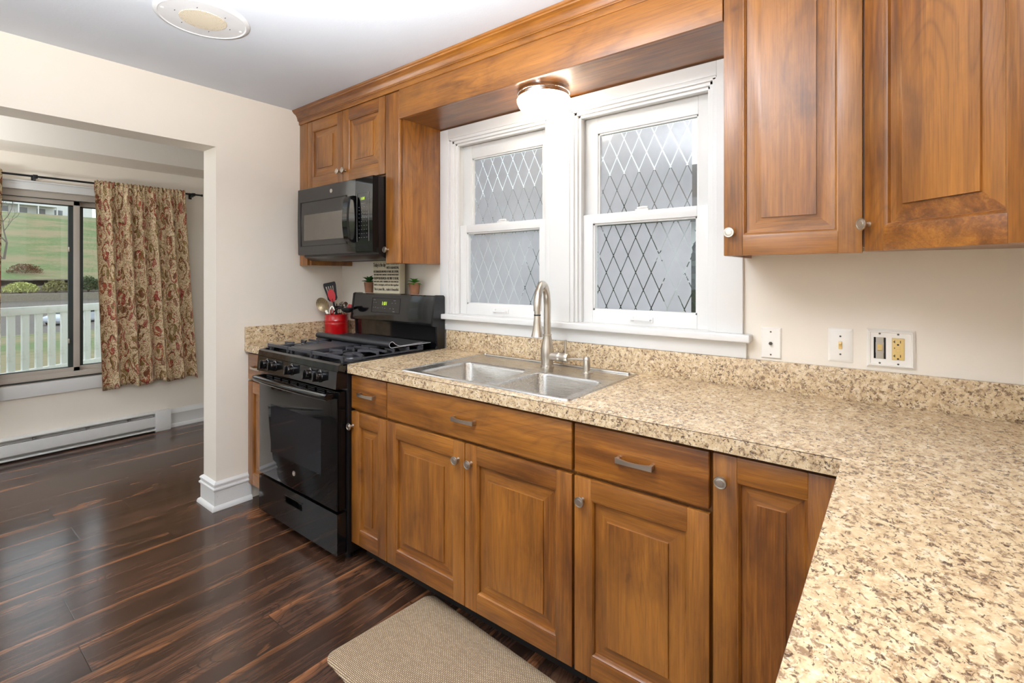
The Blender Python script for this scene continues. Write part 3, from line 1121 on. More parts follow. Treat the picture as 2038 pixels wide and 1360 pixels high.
# ------------------------------------------------------------------ wall cabinets, valance, crown
YU = -0.308
MU = Matrix.Translation((0, YU, 0))
UZ0, UZ1 = 1.382, 2.278
t = thing('wall_cabinet', (0.44, -0.15, 1.382), 'wooden two-door wall cabinet hanging above the microwave', 'cabinet')
m = MB(); m.box(0.12, 0.872, YU + 0.022, -0.001, 1.855, 2.28); m.build('carcass', WV, t)
m = MB()
m.box(0.002, 0.094, YU, YU + 0.02, UZ0, 2.28, bev=0.002)
m.box(0.094, 0.12, YU + 0.012, -0.001, UZ0, 2.28, bev=0.002)
m.build('filler_panel', WV, t)
fx_door(t, MU, 0.097, 0.479, 1.862, UZ1, (0.455, 1.925), sw=0.055, rt=0.06, rb=0.062)
fx_door(t, MU, 0.482, 0.872, 1.862, UZ1, (0.508, 1.925), sw=0.055, rt=0.06, rb=0.062)
t = thing('wall_cabinet', (0.93, -0.15, 1.382), 'tall narrow wooden wall cabinet between the microwave and the window', 'cabinet')
m = MB(); m.box(0.875, 0.989, YU + 0.022, -0.001, UZ0, 2.28, bev=0.0015); m.build('carcass', WV, t)
fx_door(t, MU, 0.876, 0.988, UZ0, UZ1, (0.897, 1.455), slab=True)
t = thing('wall_cabinet', (2.76, -0.15, 1.382), 'wooden wall cabinet with one raised panel door just right of the window', 'cabinet')
m = MB(); m.box(2.582, 2.948, YU + 0.022, -0.001, UZ0 + 0.016, 2.362)
m.box(2.582, 2.60, YU + 0.022, -0.001, UZ0, UZ0 + 0.016)
m.build('carcass', WV, t)
fx_door(t, MU, 2.584, 2.943, UZ0, 2.285, (2.605, 1.454), sw=0.056, rb=0.062)
t = thing('wall_cabinet', (3.25, -0.3, 1.382), 'wooden diagonal corner wall cabinet in the right corner above the counter', 'cabinet')
m = MB()
m.prism([(2.952, -0.001), (2.952, YU + 0.02), (2.962, YU - 0.004), (3.242, YU - 0.284), (3.262, YU - 0.30), (XR - 0.001, YU - 0.30), (XR - 0.001, -0.001)], 'z', UZ0 + 0.014, 2.362)
m.build('carcass', WV, t)
o0 = Vector((2.952, YU - 0.008, 0))
MD = frame_matrix(o0 + Vector((-1, -1, 0)).normalized() * 0.012, (1, -1, 0), (-1, -1, 0))
fx_door(t, MD, 0.006, 0.406, UZ0 + 0.002, 2.285, (0.02, 1.456), sw=0.058, rb=0.062)

t = thing('valance', (1.785, -0.15, 2.13), 'wooden valance board with flat soffit spanning above the kitchen windows', 'valance')
m = MB(); m.box(0.99, 2.581, YU - 0.002, YU + 0.018, 2.13, 2.28, bev=0.0015); m.build('fascia_board', WH, t)
m = MB(); m.box(0.99, 2.581, YU + 0.018, -0.001, 2.136, 2.15); m.build('soffit_board', WH, t)
t = thing('crown_moulding', (1.5, -0.33, 2.28), 'stained wooden crown moulding along the top of the cabinets at the ceiling', 'moulding')
prof = [(-0.30, 2.28), (-0.3125, 2.28), (-0.3145, 2.283), (-0.3145, 2.300), (-0.318, 2.304), (-0.322, 2.304), (-0.3245, 2.308), (-0.3225, 2.312), (-0.325, 2.316), (-0.328, 2.326), (-0.334, 2.336), (-0.343, 2.344), (-0.350, 2.347), (-0.352, 2.352), (-0.357, 2.356), (-0.360, 2.364), (-0.30, 2.364)]
m = MB(); m.prism(prof, 'x', 0.002, 2.952, cap=True)
m.build('straight_run', WH, t, angle=25)
Mx = Matrix.Translation((2.952, -0.308, 0)) @ Matrix.Rotation(-PI / 4, 4, 'Z') @ Matrix.Translation((-2.952, 0.308, 0))
m = MB(Mx); m.prism(prof, 'x', 2.940, 3.372)
m.build('diagonal_run', WH, t, angle=25)

# ------------------------------------------------------------------ gas range
GX0, GX1 = 0.270, 1.036
t = thing('gas_range', (0.65, -0.36, 0), 'black freestanding gas range with oven between the two countertops', 'stove')
m = MB()
m.box(GX0, GX1, -0.642, -0.035, 0.04, 0.885, bev=0.003)
for x in (GX0 + 0.05, GX1 - 0.05):
    for y in (-0.6, -0.09):
        m.lathe([(0.018, 0.0), (0.018, 0.045), (0.0, 0.045)], (x, y, 0), seg=12)
m.build('body', BLACKM, t)
# storage drawer
m = MB()
hx0, hx1, hz0, hz1 = 0.565, 0.725, 0.163, 0.203
m.cells([GX0 + 0.008, hx0, hx1, GX1 - 0.008], [0.048, hz0, hz1, 0.236], lambda u, v: not (hx0 < u < hx1 and hz0 < v < hz1), -0.69, -0.642, 'xzy')
m.box(hx0, hx1, -0.655, -0.642, hz0, hz1)
m.box(hx0 - 0.004, hx1 + 0.004, -0.695, -0.688, hz1 - 0.003, hz1 + 0.004, bev=0.002)
d = m.build('storage_drawer', BLACK, t)
# oven door
m = MB()
m.box(GX0 + 0.008, GX1 - 0.008, -0.682, -0.644, 0.248, 0.79, bev=0.004)
m.box(GX0 + 0.010, GX1 - 0.010, -0.690, -0.682, 0.250, 0.762, bev=0.003)
d = m.build('oven_door', GLASSB, t)
m = MB(); m.box(0.41, 0.895, -0.6904, -0.688, 0.385, 0.64); m.build('oven_window', GLASSW, d)
m = MB()
for k in range(8):
    x = GX0 + 0.08 + k * 0.083
    for z in (0.770, 0.779):
        m.box(x, x + 0.062, -0.6835, -0.68, z, z + 0.004)
m.build('vent_slots', DARKHOLE, d)
m = MB()
path = []
for k in range(17):
    s = -1 + 2 * k / 16
    path.append((0.655 + s * 0.352, -0.742 + 0.014 * s * s, 0.772))
m.sweep(path, [(-0.010, -0.013), (0.004, -0.015), (0.010, -0.008), (0.010, 0.008), (0.004, 0.014), (-0.010, 0.012)])
for sx in (-1, 1):
    m.box(0.655 + sx * 0.338 - 0.014, 0.655 + sx * 0.338 + 0.014, -0.732, -0.68, 0.758, 0.786, bev=0.004)
m.build('oven_handle', BLACK, d, angle=45)
m = MB(); m.lathe([(0.0125, 0.0), (0.0125, 0.0012), (0.0105, 0.0014), (0.0100, 0.0006), (0.0, 0.0006)], (0.647, -0.690, 0.33), 'y', 24)
m.tube([(0.641, -0.6912, 0.327), (0.645, -0.6912, 0.334), (0.648, -0.6912, 0.328), (0.652, -0.6912, 0.333)], 0.0009, 6)
m.build('round_badge', NICKEL, d)
# control panel with five knobs
m = MB()
m.prism([(-0.700, 0.805), (-0.694, 0.883), (-0.64, 0.886), (-0.64, 0.800)], 'x', GX0 + 0.004, GX1 - 0.004)
cp = m.build('control_panel', BLACK, t)
for kx in (0.385, 0.470, 0.640, 0.812, 0.900):
    m = MB(Matrix.Translation((kx, -0.697, 0.848)) @ Matrix.Rotation(math.radians(-5), 4, 'X'))
    m.lathe([(0.0, 0.0), (0.027, 0.0), (0.027, 0.004), (0.0235, 0.006), (0.0225, 0.024), (0.020, 0.030), (0.0, 0.031)], (0, 0, 0), 'y', 28)
    m.box(-0.0055, 0.0055, -0.040, -0.028, -0.0215, 0.0215, bev=0.003)
    m.build('knob', BLACK, cp, angle=40)
    m = MB()
    m.box(kx - 0.004, kx + 0.004, -0.6972, -0.6955, 0.876, 0.8785)
    m.build('burner_mark', MARK, cp)
# cooktop
m = MB()
m.prism([(-0.692, 0.884), (-0.688, 0.912), (-0.676, 0.919), (-0.655, 0.914), (-0.63, 0.909), (-0.12, 0.909), (-0.10, 0.912), (-0.07, 0.912), (-0.07, 0.884)], 'x', GX0, GX1)
m.box(GX0, GX0 + 0.012, -0.67, -0.08, 0.905, 0.919, bev=0.004)
m.box(GX1 - 0.012, GX1, -0.67, -0.08, 0.905, 0.919, bev=0.004)
ck = m.build('cooktop', BLACK, t)


def burner(x, y, r):
    m = MB()
    m.lathe([(0.0, 0.909), (r * 1.35, 0.909), (r * 1.3, 0.914), (r * 0.9, 0.918), (r * 0.9, 0.922), (r, 0.923), (r, 0.928), (r * 0.9, 0.930), (0.0, 0.931)], (x, y, 0), seg=28)
    m.build('burner', IRON, t, angle=40)


for x, y, r in ((0.375, -0.50, 0.038), (0.375, -0.26, 0.030), (0.86, -0.50, 0.044), (0.86, -0.26, 0.036), (0.613, -0.40, 0.034)):
    burner(x, y, r)


def grate(x0, x1, y0, y1, griddle=False):
    m = MB()
    z0, z1 = 0.932, 0.945
    w = 0.0055
    for x in (x0 + w, x1 - w):
        m.box(x - w, x + w, y0, y1, 0.918, 0.926, bev=0.002)
        for k in range(6 if not griddle else 2):
            n = 5 if not griddle else 1
            y = y0 + w + (y1 - y0 - 2 * w) * k / n
            m.box(x - w, x + w, y - 0.0055, y + 0.0055, 0.92, z1, bev=0.002)
    for y in (y0 + w, y1 - w):
        m.box(x0, x1, y - w, y + w, 0.928, z1, bev=0.003)
    for x in (x0 + 0.016, x1 - 0.016):
        for y in (y0 + 0.016, y1 - 0.016):
            m.box(x - 0.009, x + 0.009, y - 0.009, y + 0.009, 0.909, 0.935, bev=0.003)
    if griddle:
        return m.build('grate', IRON, t)
    xc = (x0 + x1) / 2
    n = 5
    for k in range(1, n):
        y = y0 + w + (y1 - y0 - 2 * w) * k / n
        for sx in (-1, 1):
            xe = x0 if sx < 0 else x1
            xi = xc + sx * (0.045 if k != 2 and k != 3 else 0.02)
            tgt = y0 + (y1 - y0) * (0.27 if k < 2.5 else 0.73)
            m.sweep([(xe, y, 0.938), (xe + (xi - xe) * 0.55, y, 0.942), (xi, y + (tgt - y) * 0.55, 0.941)], [(-w, -0.006), (w, -0.006), (w * 0.8, 0.004), (-w * 0.8, 0.004)])
    m.box(xc - w, xc + w, y0, y0 + 0.085, z0, z1 - 0.001, bev=0.002)
    m.box(xc - w, xc + w, y1 - 0.085, y1, z0, z1 - 0.001, bev=0.002)
    ym = (y0 + y1) / 2
    m.box(x0, x1, ym - w, ym + w, z0, z1 - 0.001, bev=0.002)
    m.box(xc - w, xc + w, ym - 0.07, ym + 0.07, z0, z1 - 0.001, bev=0.002)
    return m.build('grate', IRON, t)


grate(0.279, 0.496, -0.645, -0.155)
grate(0.500, 0.727, -0.645, -0.155, True)
grate(0.731, 1.003, -0.645, -0.155)
m = MB()
m.loops([rrect(0.508, 0.719, -0.632, -0.17, 0.015, 0.930), rrect(0.503, 0.724, -0.637, -0.165, 0.02, 0.9462), rrect(0.507, 0.720, -0.633, -0.169, 0.017, 0.9472), rrect(0.512, 0.715, -0.628, -0.174, 0.015, 0.945)], cap0=True, cap1=True)
m.build('griddle', IRON, t)
# backguard
m = MB()
m.prism([(-0.028, 0.90), (-0.028, 1.195), (-0.034, 1.206), (-0.085, 1.208), (-0.094, 1.203), (-0.114, 1.055), (-0.112, 1.046), (-0.080, 1.040), (-0.072, 0.93), (-0.080, 0.912), (-0.10, 0.912), (-0.10, 0.90)], 'x', GX0 + 0.004, GX1 - 0.006)
bg = m.build('backguard', BLACK, t, angle=30)
for x in (GX0 + 0.002, GX1 - 0.014):
    m = MB()
    m.prism([(-0.026, 0.90), (-0.026, 1.2), (-0.034, 1.2085), (-0.087, 1.2105), (-0.097, 1.205), (-0.118, 1.052), (-0.114, 1.042), (-0.086, 1.037), (-0.080, 0.93), (-0.092, 0.914), (-0.10, 0.90)], 'x', x, x + 0.012)
    m.build('end_cap', BLACKM, bg, angle=30)


def gp(x, z):       # a point on the sloped display face
    y = -0.094 - (1.203 - z) / (1.203 - 1.055) * 0.020
    return (x, y - 0.0008, z)


m = MB()
dx0, dx1, dz0, dz1 = 0.478, 0.742, 1.096, 1.182
for a, b in (((dx0, dz0), (dx1, dz0)), ((dx1, dz0), (dx1, dz1)), ((dx1, dz1), (dx0, dz1)), ((dx0, dz1), (dx0, dz0))):
    m.tube([gp(*a), gp(*b)], 0.0016, 6)
m.build('display_border', DARKHOLE, bg)
m = MB()
for x, z, w in ((0.497, 1.170, 0.022), (0.495, 1.155, 0.007), (0.515, 1.155, 0.008), (0.495, 1.125, 0.008), (0.515, 1.126, 0.010), (0.540, 1.122, 0.010), (0.562, 1.124, 0.005), (0.582, 1.124, 0.005), (0.605, 1.122, 0.009),
                (0.655, 1.122, 0.010), (0.685, 1.122, 0.010), (0.690, 1.170, 0.018), (0.670, 1.155, 0.009), (0.700, 1.155, 0.009), (0.690, 1.106, 0.018)):
    p = gp(x, z)
    m.box(p[0] - w / 2, p[0] + w / 2, p[1] - 0.0003, p[1] + 0.002, z - 0.0016, z + 0.0016)
m.build('key_lettering', MARK, bg)
tl = math.radians(90 - 7.7)
text('clock_digits', '1:01', 0.030, gp(0.572, 1.141), (tl, 0, 0), DIGITS, bg)

m = MB(); m.box(0.215, 0.2685, -0.635, -0.23, CT + 0.0002, CT + 0.003, bev=0.001)
tag(m.build('gap_strip', RUBBER), 'thin black gap strip lying on the short countertop along the stove edge', 'gap strip')

# rolled silicone cover over the back half of the grates
m = MB()
sec = []
yb, zt = -0.150, 0.9475
top, bot = [], []
loop = []
cyl, rr = -0.352, 0.0165
pts = [(yb, 0.956)]
for k in range(10):
    s = k / 9
    pts.append((yb + (cyl + 0.055 - yb) * s, 0.956 - 0.003 * s))
pts += [(cyl + 0.035, 0.9575), (cyl + 0.018, 0.9665)]
for k in range(13):
    a = math.radians(80 + 200 * k / 12)
    pts.append((cyl + rr * 1.15 * math.cos(a), 0.9645 + rr * math.sin(a) * 0.95))
pts += [(cyl + 0.02, 0.9495), (cyl + 0.05, 0.9505), (cyl + 0.09, 0.950), (yb + 0.06, 0.949)]
th2 = 0.0014
P = [Vector((0, p[0], p[1])) for p in pts]
out, inn = [], []
for i, p in enumerate(P):
    d = (P[min(i + 1, len(P) - 1)] - P[max(i - 1, 0)]).normalized()
    nrm = Vector((0, -d.z, d.y))
    out.append(p + nrm * th2)
    inn.append(p - nrm * th2)
ring = [(q.y, q.z) for q in out] + [(q.y, q.z) for q in reversed(inn)]
Ax, Bx = [], []
m2 = MB()
for i in range(len(out) - 1):
    for x0, x1 in ((0.300, 0.990),):
        a, b, c, d = out[i], out[i + 1], inn[i + 1], inn[i]
        m2.poly([(x0, a.y, a.z), (x1, a.y, a.z), (x1, b.y, b.z), (x0, b.y, b.z)])
        m2.poly([(x0, d.y, d.z), (x0, c.y, c.z), (x1, c.y, c.z), (x1, d.y, d.z)])
        for x in (x0, x1):
            m2.poly([(x, a.y, a.z), (x, b.y, b.z), (x, c.y, c.z), (x, d.y, d.z)], 1)
bmesh.ops.remove_doubles(m2.bm, verts=m2.bm.verts[:], dist=1e-5)
tag(m2.build('stovetop_cover', [RUBBER, plain('grey_cut_edge', srgb(176, 176, 182), 0.5)], angle=40), 'black silicone stovetop cover folded back over the rear of the gas range', 'stove cover')

# ------------------------------------------------------------------ microwave
MX0, MX1, MZ0, MZ1, MY = 0.124, 0.872, 1.438, 1.842, -0.385
t = thing('microwave', (0.5, -0.2, 1.41), 'black over-the-range microwave hung under the wooden cabinet', 'microwave')
m = MB()
m.prism([(-0.002, 1.410), (-0.30, 1.410), (-0.345, 1.432), (-0.350, 1.842), (-0.002, 1.850)], 'x', MX0 + 0.002, MX1 - 0.002)
m.build('body', BLACKM, t)
m = MB()
sp = 0.722
m.prism([(-0.350, MZ0 + 0.002), (-0.382, MZ0 + 0.004), (MY, MZ0 + 0.012), (MY - 0.003, (MZ0 + MZ1) / 2), (MY, MZ1 - 0.004), (-0.381, MZ1), (-0.350, MZ1)], 'x', MX0, sp - 0.001)
d = m.build('door', BLACK, t, angle=30)
m = MB()
wx0, wx1, wz0, wz1 = 0.158, 0.640, 1.492, 1.760
for q in ((wx0, wx1, wz0, wz0 + 0.004), (wx0, wx1, wz1 - 0.004, wz1), (wx0, wx0 + 0.004, wz0, wz1), (wx1 - 0.004, wx1, wz0, wz1)):
    m.box(q[0], q[1], MY - 0.0045, MY + 0.004, q[2], q[3])
m.build('window_border', DARKHOLE, d)
m = MB(); m.box(0.200, 0.640, MY - 0.0042, MY + 0.002, 1.527, 1.681); m.build('window', MESHW, d)
m = MB(); m.lathe([(0.0115, 0.0), (0.0115, 0.003), (0.0095, 0.0034), (0.009, 0.0026), (0.0, 0.0026)], (0.488, MY, 1.800), 'y', 24)
m.tube([(0.482, MY - 0.0036, 1.797), (0.486, MY - 0.0036, 1.804), (0.489, MY - 0.0036, 1.797), (0.493, MY - 0.0036, 1.803)], 0.0009, 6)
m.build('round_badge', NICKEL, d)
m = MB()
path = [(0.690, MY - 0.004, 1.745), (0.690, -0.412, 1.738)] + [(0.690, -0.418 - 0.010 * math.sin(PI * k / 10), 1.725 - 0.205 * k / 10) for k in range(11)] + [(0.690, -0.412, 1.508), (0.690, MY - 0.004, 1.500)]
m.sweep(path, [(-0.026, -0.003), (-0.022, -0.007), (0.022, -0.007), (0.026, -0.003), (0.022, 0.006), (-0.022, 0.006)], up=(0, -1, 0))
m.build('door_handle', GLASSB, d, angle=40)
m = MB()
m.prism([(-0.350, MZ0 + 0.002), (-0.382, MZ0 + 0.004), (MY, MZ0 + 0.012), (MY - 0.003, (MZ0 + MZ1) / 2), (MY, MZ1 - 0.004), (-0.381, MZ1), (-0.350, MZ1)], 'x', sp + 0.001, MX1)
cp = m.build('control_panel', GLASSB, t, angle=30)
m = MB()
for q in ((0.737, 1.758, 0.842, 1.759), (0.737, 1.50, 0.738, 1.759), (0.841, 1.50, 0.842, 1.759)):
    m.box(q[0], q[2], MY - 0.0040, MY, q[1], q[3])
for r, z in enumerate((1.700, 1.682, 1.664, 1.646, 1.625, 1.604, 1.583, 1.562, 1.541, 1.52)):
    for c_ in range(4):
        if r == 0 and c_ != 1:
            continue
        x = 0.754 + c_ * 0.022
        w = 0.045 if r == 0 else (0.010, 0.006, 0.009)[(r + c_) % 3]
        m.box(x, x + w * 0.8, MY - 0.0036, MY, z, z + 0.002)
m.build('key_lettering', MARK, cp)
text('clock_digits', '1:01', 0.022, (0.772, MY - 0.0042, 1.720), (PI / 2, 0, 0), DIGITS, cp)
m = MB()
for k in range(10):
    m.box(0.18 + k * 0.066, 0.235 + k * 0.066, -0.12, -0.06, 1.4085, 1.4105)
m.build('vent_grille', DARKHOLE, t)

# ------------------------------------------------------------------ things on the range and beside it
t = thing('word_sign', (0.585, -0.062, 1.2105), 'cream box sign printed with dark lines of text on the stove backguard', 'sign')
m = MB(); m.box(0.463, 0.716, -0.083, -0.043, 1.2105, 1.408, bev=0.0015)
m.build('board', SIGNB, t)
lines = [('Today is the day', 0.466, 1.372, 0.034, 0.120), ('LIVE YOUR LIFE', 0.593, 1.384, 0.020, 0.116), ('WITH ABANDON,', 0.593, 1.358, 0.022, 0.116),
         ('BE COURAGEOUS AND WILD AT HEART, SILLY, BE KIND,', 0.470, 1.336, 0.019, 0.238), ('TAKE CHANCES WITH CONFIDENCE, TAKE RISKS WITHOUT REGRET', 0.470, 1.319, 0.013, 0.238),
         ('FOLLOW YOUR DREAMS, BE A FREE SPIRIT TO THE END,', 0.470, 1.294, 0.022, 0.238), ('HAVE FAITH, EXPECT SURPRISES, BE YOUR OWN SELF', 0.470, 1.277, 0.014, 0.238),
         ("Smile at strangers, we're in this together", 0.470, 1.257, 0.017, 0.238), ("This is your life... make it beautiful.", 0.470, 1.228, 0.023, 0.238)]
for s, x, z, sz, w in lines:
    text('lettering', s, sz, (x, -0.0838, z), (PI / 2, 0, 0), INK, t, width=w, extrude=0.0006)


def leafy(m, c, L, W, az, el, curl=0.4, mi=0):
    pts = []
    n = 6
    d = Vector((math.cos(az), math.sin(az), 0))
    for k in range(n + 1):
        s = k / n
        e = el - curl * s
        pts.append(Vector(c) + d * (L * s * math.cos(e)) + Vector((0, 0, L * s * math.sin(e))))
    sc = [0.45, 0.8, 1.0, 1.0, 0.85, 0.5, 0.08]
    sec = [(W * math.cos(2 * PI * k / 8), W * 0.32 * math.sin(2 * PI * k / 8)) for k in range(8)]
    m.sweep(pts, sec, scale=sc)


def succulent(x, label, leafmat, spread, tall):
    t = thing('potted_succulent', (x, -0.062, 1.2105), label, 'plant')
    m = MB()
    m.lathe([(0.0, 0.0), (0.026, 0.0), (0.034, 0.062), (0.035, 0.066), (0.031, 0.066), (0.030, 0.058), (0.0, 0.058)], (x, -0.062, 1.2105), seg=24)
    m.build('pot', TERRA, t, angle=40)
    m = MB(); m.lathe([(0.0, 0.0555), (0.0295, 0.0555), (0.0, 0.062)], (x, -0.062, 1.2105), seg=16)
    m.build('soil', SOIL, t)
    m = MB()
    r = random.Random(int(x * 1000))
    for ring, (n, el, L) in enumerate(((9, spread, 0.048), (8, spread + 0.4, 0.042), (5, spread + 0.85, 0.034))):
        for k in range(n):
            leafy(m, (x, -0.062, 1.2105 + 0.064 + 0.004 * ring), L * tall * (0.85 + 0.3 * r.random()), 0.0105, 2 * PI * (k + 0.5 * ring) / n + r.uniform(-.2, .2), el, 0.3)
    m.build('leaves', leafmat, t, angle=60)


succulent(0.395, 'small brown pot with a bushy dark green succulent, left of the word sign', LEAFD, 0.5, 1.12)
succulent(0.822, 'small brown pot with a low bright green succulent, right of the word sign', LEAF, 0.12, 0.95)

px, py, pz = 0.135, -0.130, CT
t = thing('utensil_crock', (px, py, pz), 'red glazed ceramic crock holding kitchen utensils in the counter corner', 'crock')
m = MB()
m.lathe([(0.0, 0.0), (0.070, 0.0), (0.0745, 0.004), (0.0745, 0.088), (0.0755, 0.092), (0.0745, 0.096), (0.0745, 0.110), (0.0765, 0.114), (0.0745, 0.118), (0.0745, 0.146), (0.0755, 0.153), (0.0725, 0.154), (0.069, 0.150), (0.069, 0.008), (0.0, 0.006)], (px, py, pz), seg=40)
m.build('pot', RED, t, angle=40)
m = MB()
for k in range(30):
    a = 2 * PI * k / 30
    m.lathe([(0.0, -0.0022), (0.0028, 0.0), (0.0, 0.0022)], (px + 0.0752 * math.cos(a), py + 0.0752 * math.sin(a), pz + 0.103), 'z', 6)
m.build('beaded_band', RED, t)

# utensils: each stands on the bottom of the crock and leans on its rim
B0 = Vector((px, py, pz + 0.008))
VX = Vector((0.787, 0.617, 0))            # sideways, parallel to what one sees from the counter end
VT = Vector((0.617, -0.787, 0))           # towards the room


def upt(a, b, h):
    return B0 + VX * a + VT * b + Vector((0, 0, h))


def utensil(name, foot, head, label, cat):
    f, h = upt(*foot), upt(*head)
    t = thing(name, f, label, cat, 'utensils in the red crock')
    return t, f, h


def flat_head(m, c, U, Nn, outline, th):
    """outline in (across, along)"""
    D = None
    U = U.normalized()
    Nn = Nn.normalized()
    D = U.cross(Nn)
    a = [m.v(c + D * p[0] + U * p[1] + Nn * th) for p in outline]
    b = [m.v(c + D * p[0] + U * p[1] - Nn * th) for p in outline]
    n = len(a)
    for i in range(n):
        m.face([a[i], a[(i + 1) % n], b[(i + 1) % n], b[i]])
    m.face(a)
    m.face(b[::-1])


# slotted turner
t, f, h = utensil('spatula', (0.02, -0.03, 0), (-0.030, -0.02, 0.235), 'black slotted spatula with red centre standing tall in the red crock', 'spatula')
U = (h - f).normalized()
m = MB(); m.tube([f, f + (h - f) * 0.6, h + U * 0.01], 0.006, 10); m.build('handle', BLACKP, t)
m = MB()
Nn = (VT - U * VT.dot(U)).normalized()
D = U.cross(Nn)
c0 = h
wtop, wbot, Lh = 0.041, 0.032, 0.108
for s0, s1 in ((-1, -0.72), (-0.5, -0.34), (-0.14, 0.02), (0.2, 0.36), (0.56, 1.0)):
    q = [(wbot * s0, 0.030), (wbot * s1, 0.030), (wtop * s1, 0.095), (wtop * s0, 0.095)]
    flat_head(m, c0, U, Nn, q, 0.0016)
flat_head(m, c0, U, Nn, [(-wbot * 0.7, -0.005), (wbot * 0.7, -0.005), (wbot, 0.010), (wbot, 0.031), (-wbot, 0.031), (-wbot, 0.010)], 0.0016)
flat_head(m, c0, U, Nn, [(-wtop, 0.094), (wtop, 0.094), (wtop * 0.98, 0.112), (wtop * 0.85, 0.118), (-wtop * 0.85, 0.118), (-wtop * 0.98, 0.112)], 0.0016)
m.build('blade', BLACKP, t)
m = MB()
ov = [((0.024 + 0.003 * math.sin(2 * PI * k / 20)) * math.cos(2 * PI * k / 20), 0.030 + 0.044 * math.sin(2 * PI * k / 20)) for k in range(20)]
flat_head(m, c0 + Nn * 0.004, U, Nn, ov, 0.0014)
m.build('backing_spoon', REDP, t)
# perforated skimmer
t, f, h = utensil('skimmer_spoon', (0.035, 0.015, 0), (-0.062, 0.02, 0.170), 'large perforated steel spoon leaning to the left in the red crock', 'spoon')
U = (h - f).normalized()
Nn = (VT - U * VT.dot(U)).normalized()
D = U.cross(Nn)
m = MB(); m.sweep([f, f + (h - f) * 0.5, h], [(-0.007, -0.0016), (0.007, -0.0016), (0.007, 0.0016), (-0.007, 0.0016)], up=VT); m.build('handle', STEELU, t)
m = MB()
A_, B_ = 0.036, 0.046
cc = h + U * (B_ - 0.004) - D * 0.0
R0 = [(cc + D * (A_ * s * math.cos(2 * PI * k / 28)) + U * (B_ * s * math.sin(2 * PI * k / 28)) - Nn * (0.010 * (1 - s * s))) for s in (1.0,) for k in range(28)]
rings = []
for s in (1.06, 1.0, 0.8, 0.55, 0.3, 0.05):
    rings.append([cc + D * (A_ * s * math.cos(2 * PI * k / 28)) + U * (B_ * s * math.sin(2 * PI * k / 28)) - Nn * (0.012 * (1 - s * s)) for k in range(28)])
m.loops(rings, cap1=True)
rings2 = [[p - Nn * 0.0016 for p in r] for r in rings]
m.loops(rings2, cap1=True)
m.loops([rings[0], rings2[0]])
m.build('bowl', STRAIN, t)
# tongs with red grips
t, f, h = utensil('tongs', (0.0, 0.03, 0), (-0.012, 0.045, 0.165), 'steel tongs with red grips standing at the front of the red crock', 'tongs')
for sx in (-1, 1):
    m = MB()
    m.sweep([f + VX * 0.002 * sx, f * 0.5 + h * 0.5 + VX * 0.010 * sx, h + VX * 0.016 * sx, h + VX * 0.010 * sx + Vector((0, 0, 0.022)), h + VX * 0.0015 * sx + Vector((0, 0, 0.034))], [(-0.0035, -0.0015), (0.0035, -0.0015), (0.0035, 0.0015), (-0.0035, 0.0015)], up=VT)
    m.build('arm', STEELU, t)
    m = MB(); m.sweep([h + VX * 0.010 * sx - Vector((0, 0, 0.035)), h + VX * 0.009 * sx + Vector((0, 0, 0.012))], [(-0.002, -0.006), (0.002, -0.006), (0.002, 0.006), (-0.002, 0.006)], up=VT)
    m.build('grip', REDP, t)
# whisk
t, f, h = utensil('whisk', (-0.02, 0.0, 0), (0.022, -0.005, 0.150), 'steel wire whisk with a looped end in the middle of the red crock', 'whisk')
U = (h - f).normalized()
m = MB(); m.tube([f, h], 0.006, 10); m.build('handle', BLACKP, t)
m = MB()
Nn = (VT - U * VT.dot(U)).normalized()
D = U.cross(Nn)
for k in range(4):
    a = PI * k / 4
    Q = D * math.cos(a) + Nn * math.sin(a)
    m.tube([h + Q * (0.026 * math.sin(PI * s / 12)) * (1 if s <= 12 else 1) + U * (0.075 * (1 - abs(1 - s / 6.0)) if False else 0.038 * (1 - math.cos(PI * s / 12))) for s in range(13)] +
           [h - Q * (0.026 * math.sin(PI * s / 12)) + U * (0.038 * (1 - math.cos(PI * s / 12))) for s in range(12, -1, -1)], 0.0011, 6)
m.build('wire_loops', STEELU, t)
# ladle, lying over the rim to the right
t, f, h = utensil('ladle', (-0.045, 0.02, 0.02), (0.055, 0.05, 0.165), 'black nylon ladle leaning out over the right of the red crock', 'ladle')
hp_ = [upt(-0.02, 0.0, 0.02), upt(-0.012, 0.02, 0.10), upt(-0.006, 0.03, 0.158), upt(0.015, 0.055, 0.176), upt(0.05, 0.095, 0.192), upt(0.085, 0.126, 0.196)]
m = MB(); m.sweep(hp_, [(-0.004, -0.010), (0.004, -0.010), (0.004, 0.010), (-0.004, 0.010)], up=VT); m.build('handle', BLACKP, t)
m = MB()
cc = upt(0.116, 0.135, 0.182)
rings = []
for s in range(7):
    a = PI / 2 * s / 6
    rings.append([cc + VX * (0.040 * math.cos(a) * math.cos(2 * PI * k / 24)) + VT * (0.034 * math.cos(a) * math.sin(2 * PI * k / 24)) - Vector((0, 0, 0.032 * math.sin(a) - 0.012)) for k in range(24)])
m.loops(rings[:-1], cap1=True)
rin = [[cc + (p - cc) * 0.94 + Vector((0, 0, 0.0006)) for p in r] for r in rings[:-1]]
m.loops(rin, cap1=True)
m.loops([rings[0], rin[0]])
m.build('bowl', BLACKP, t)
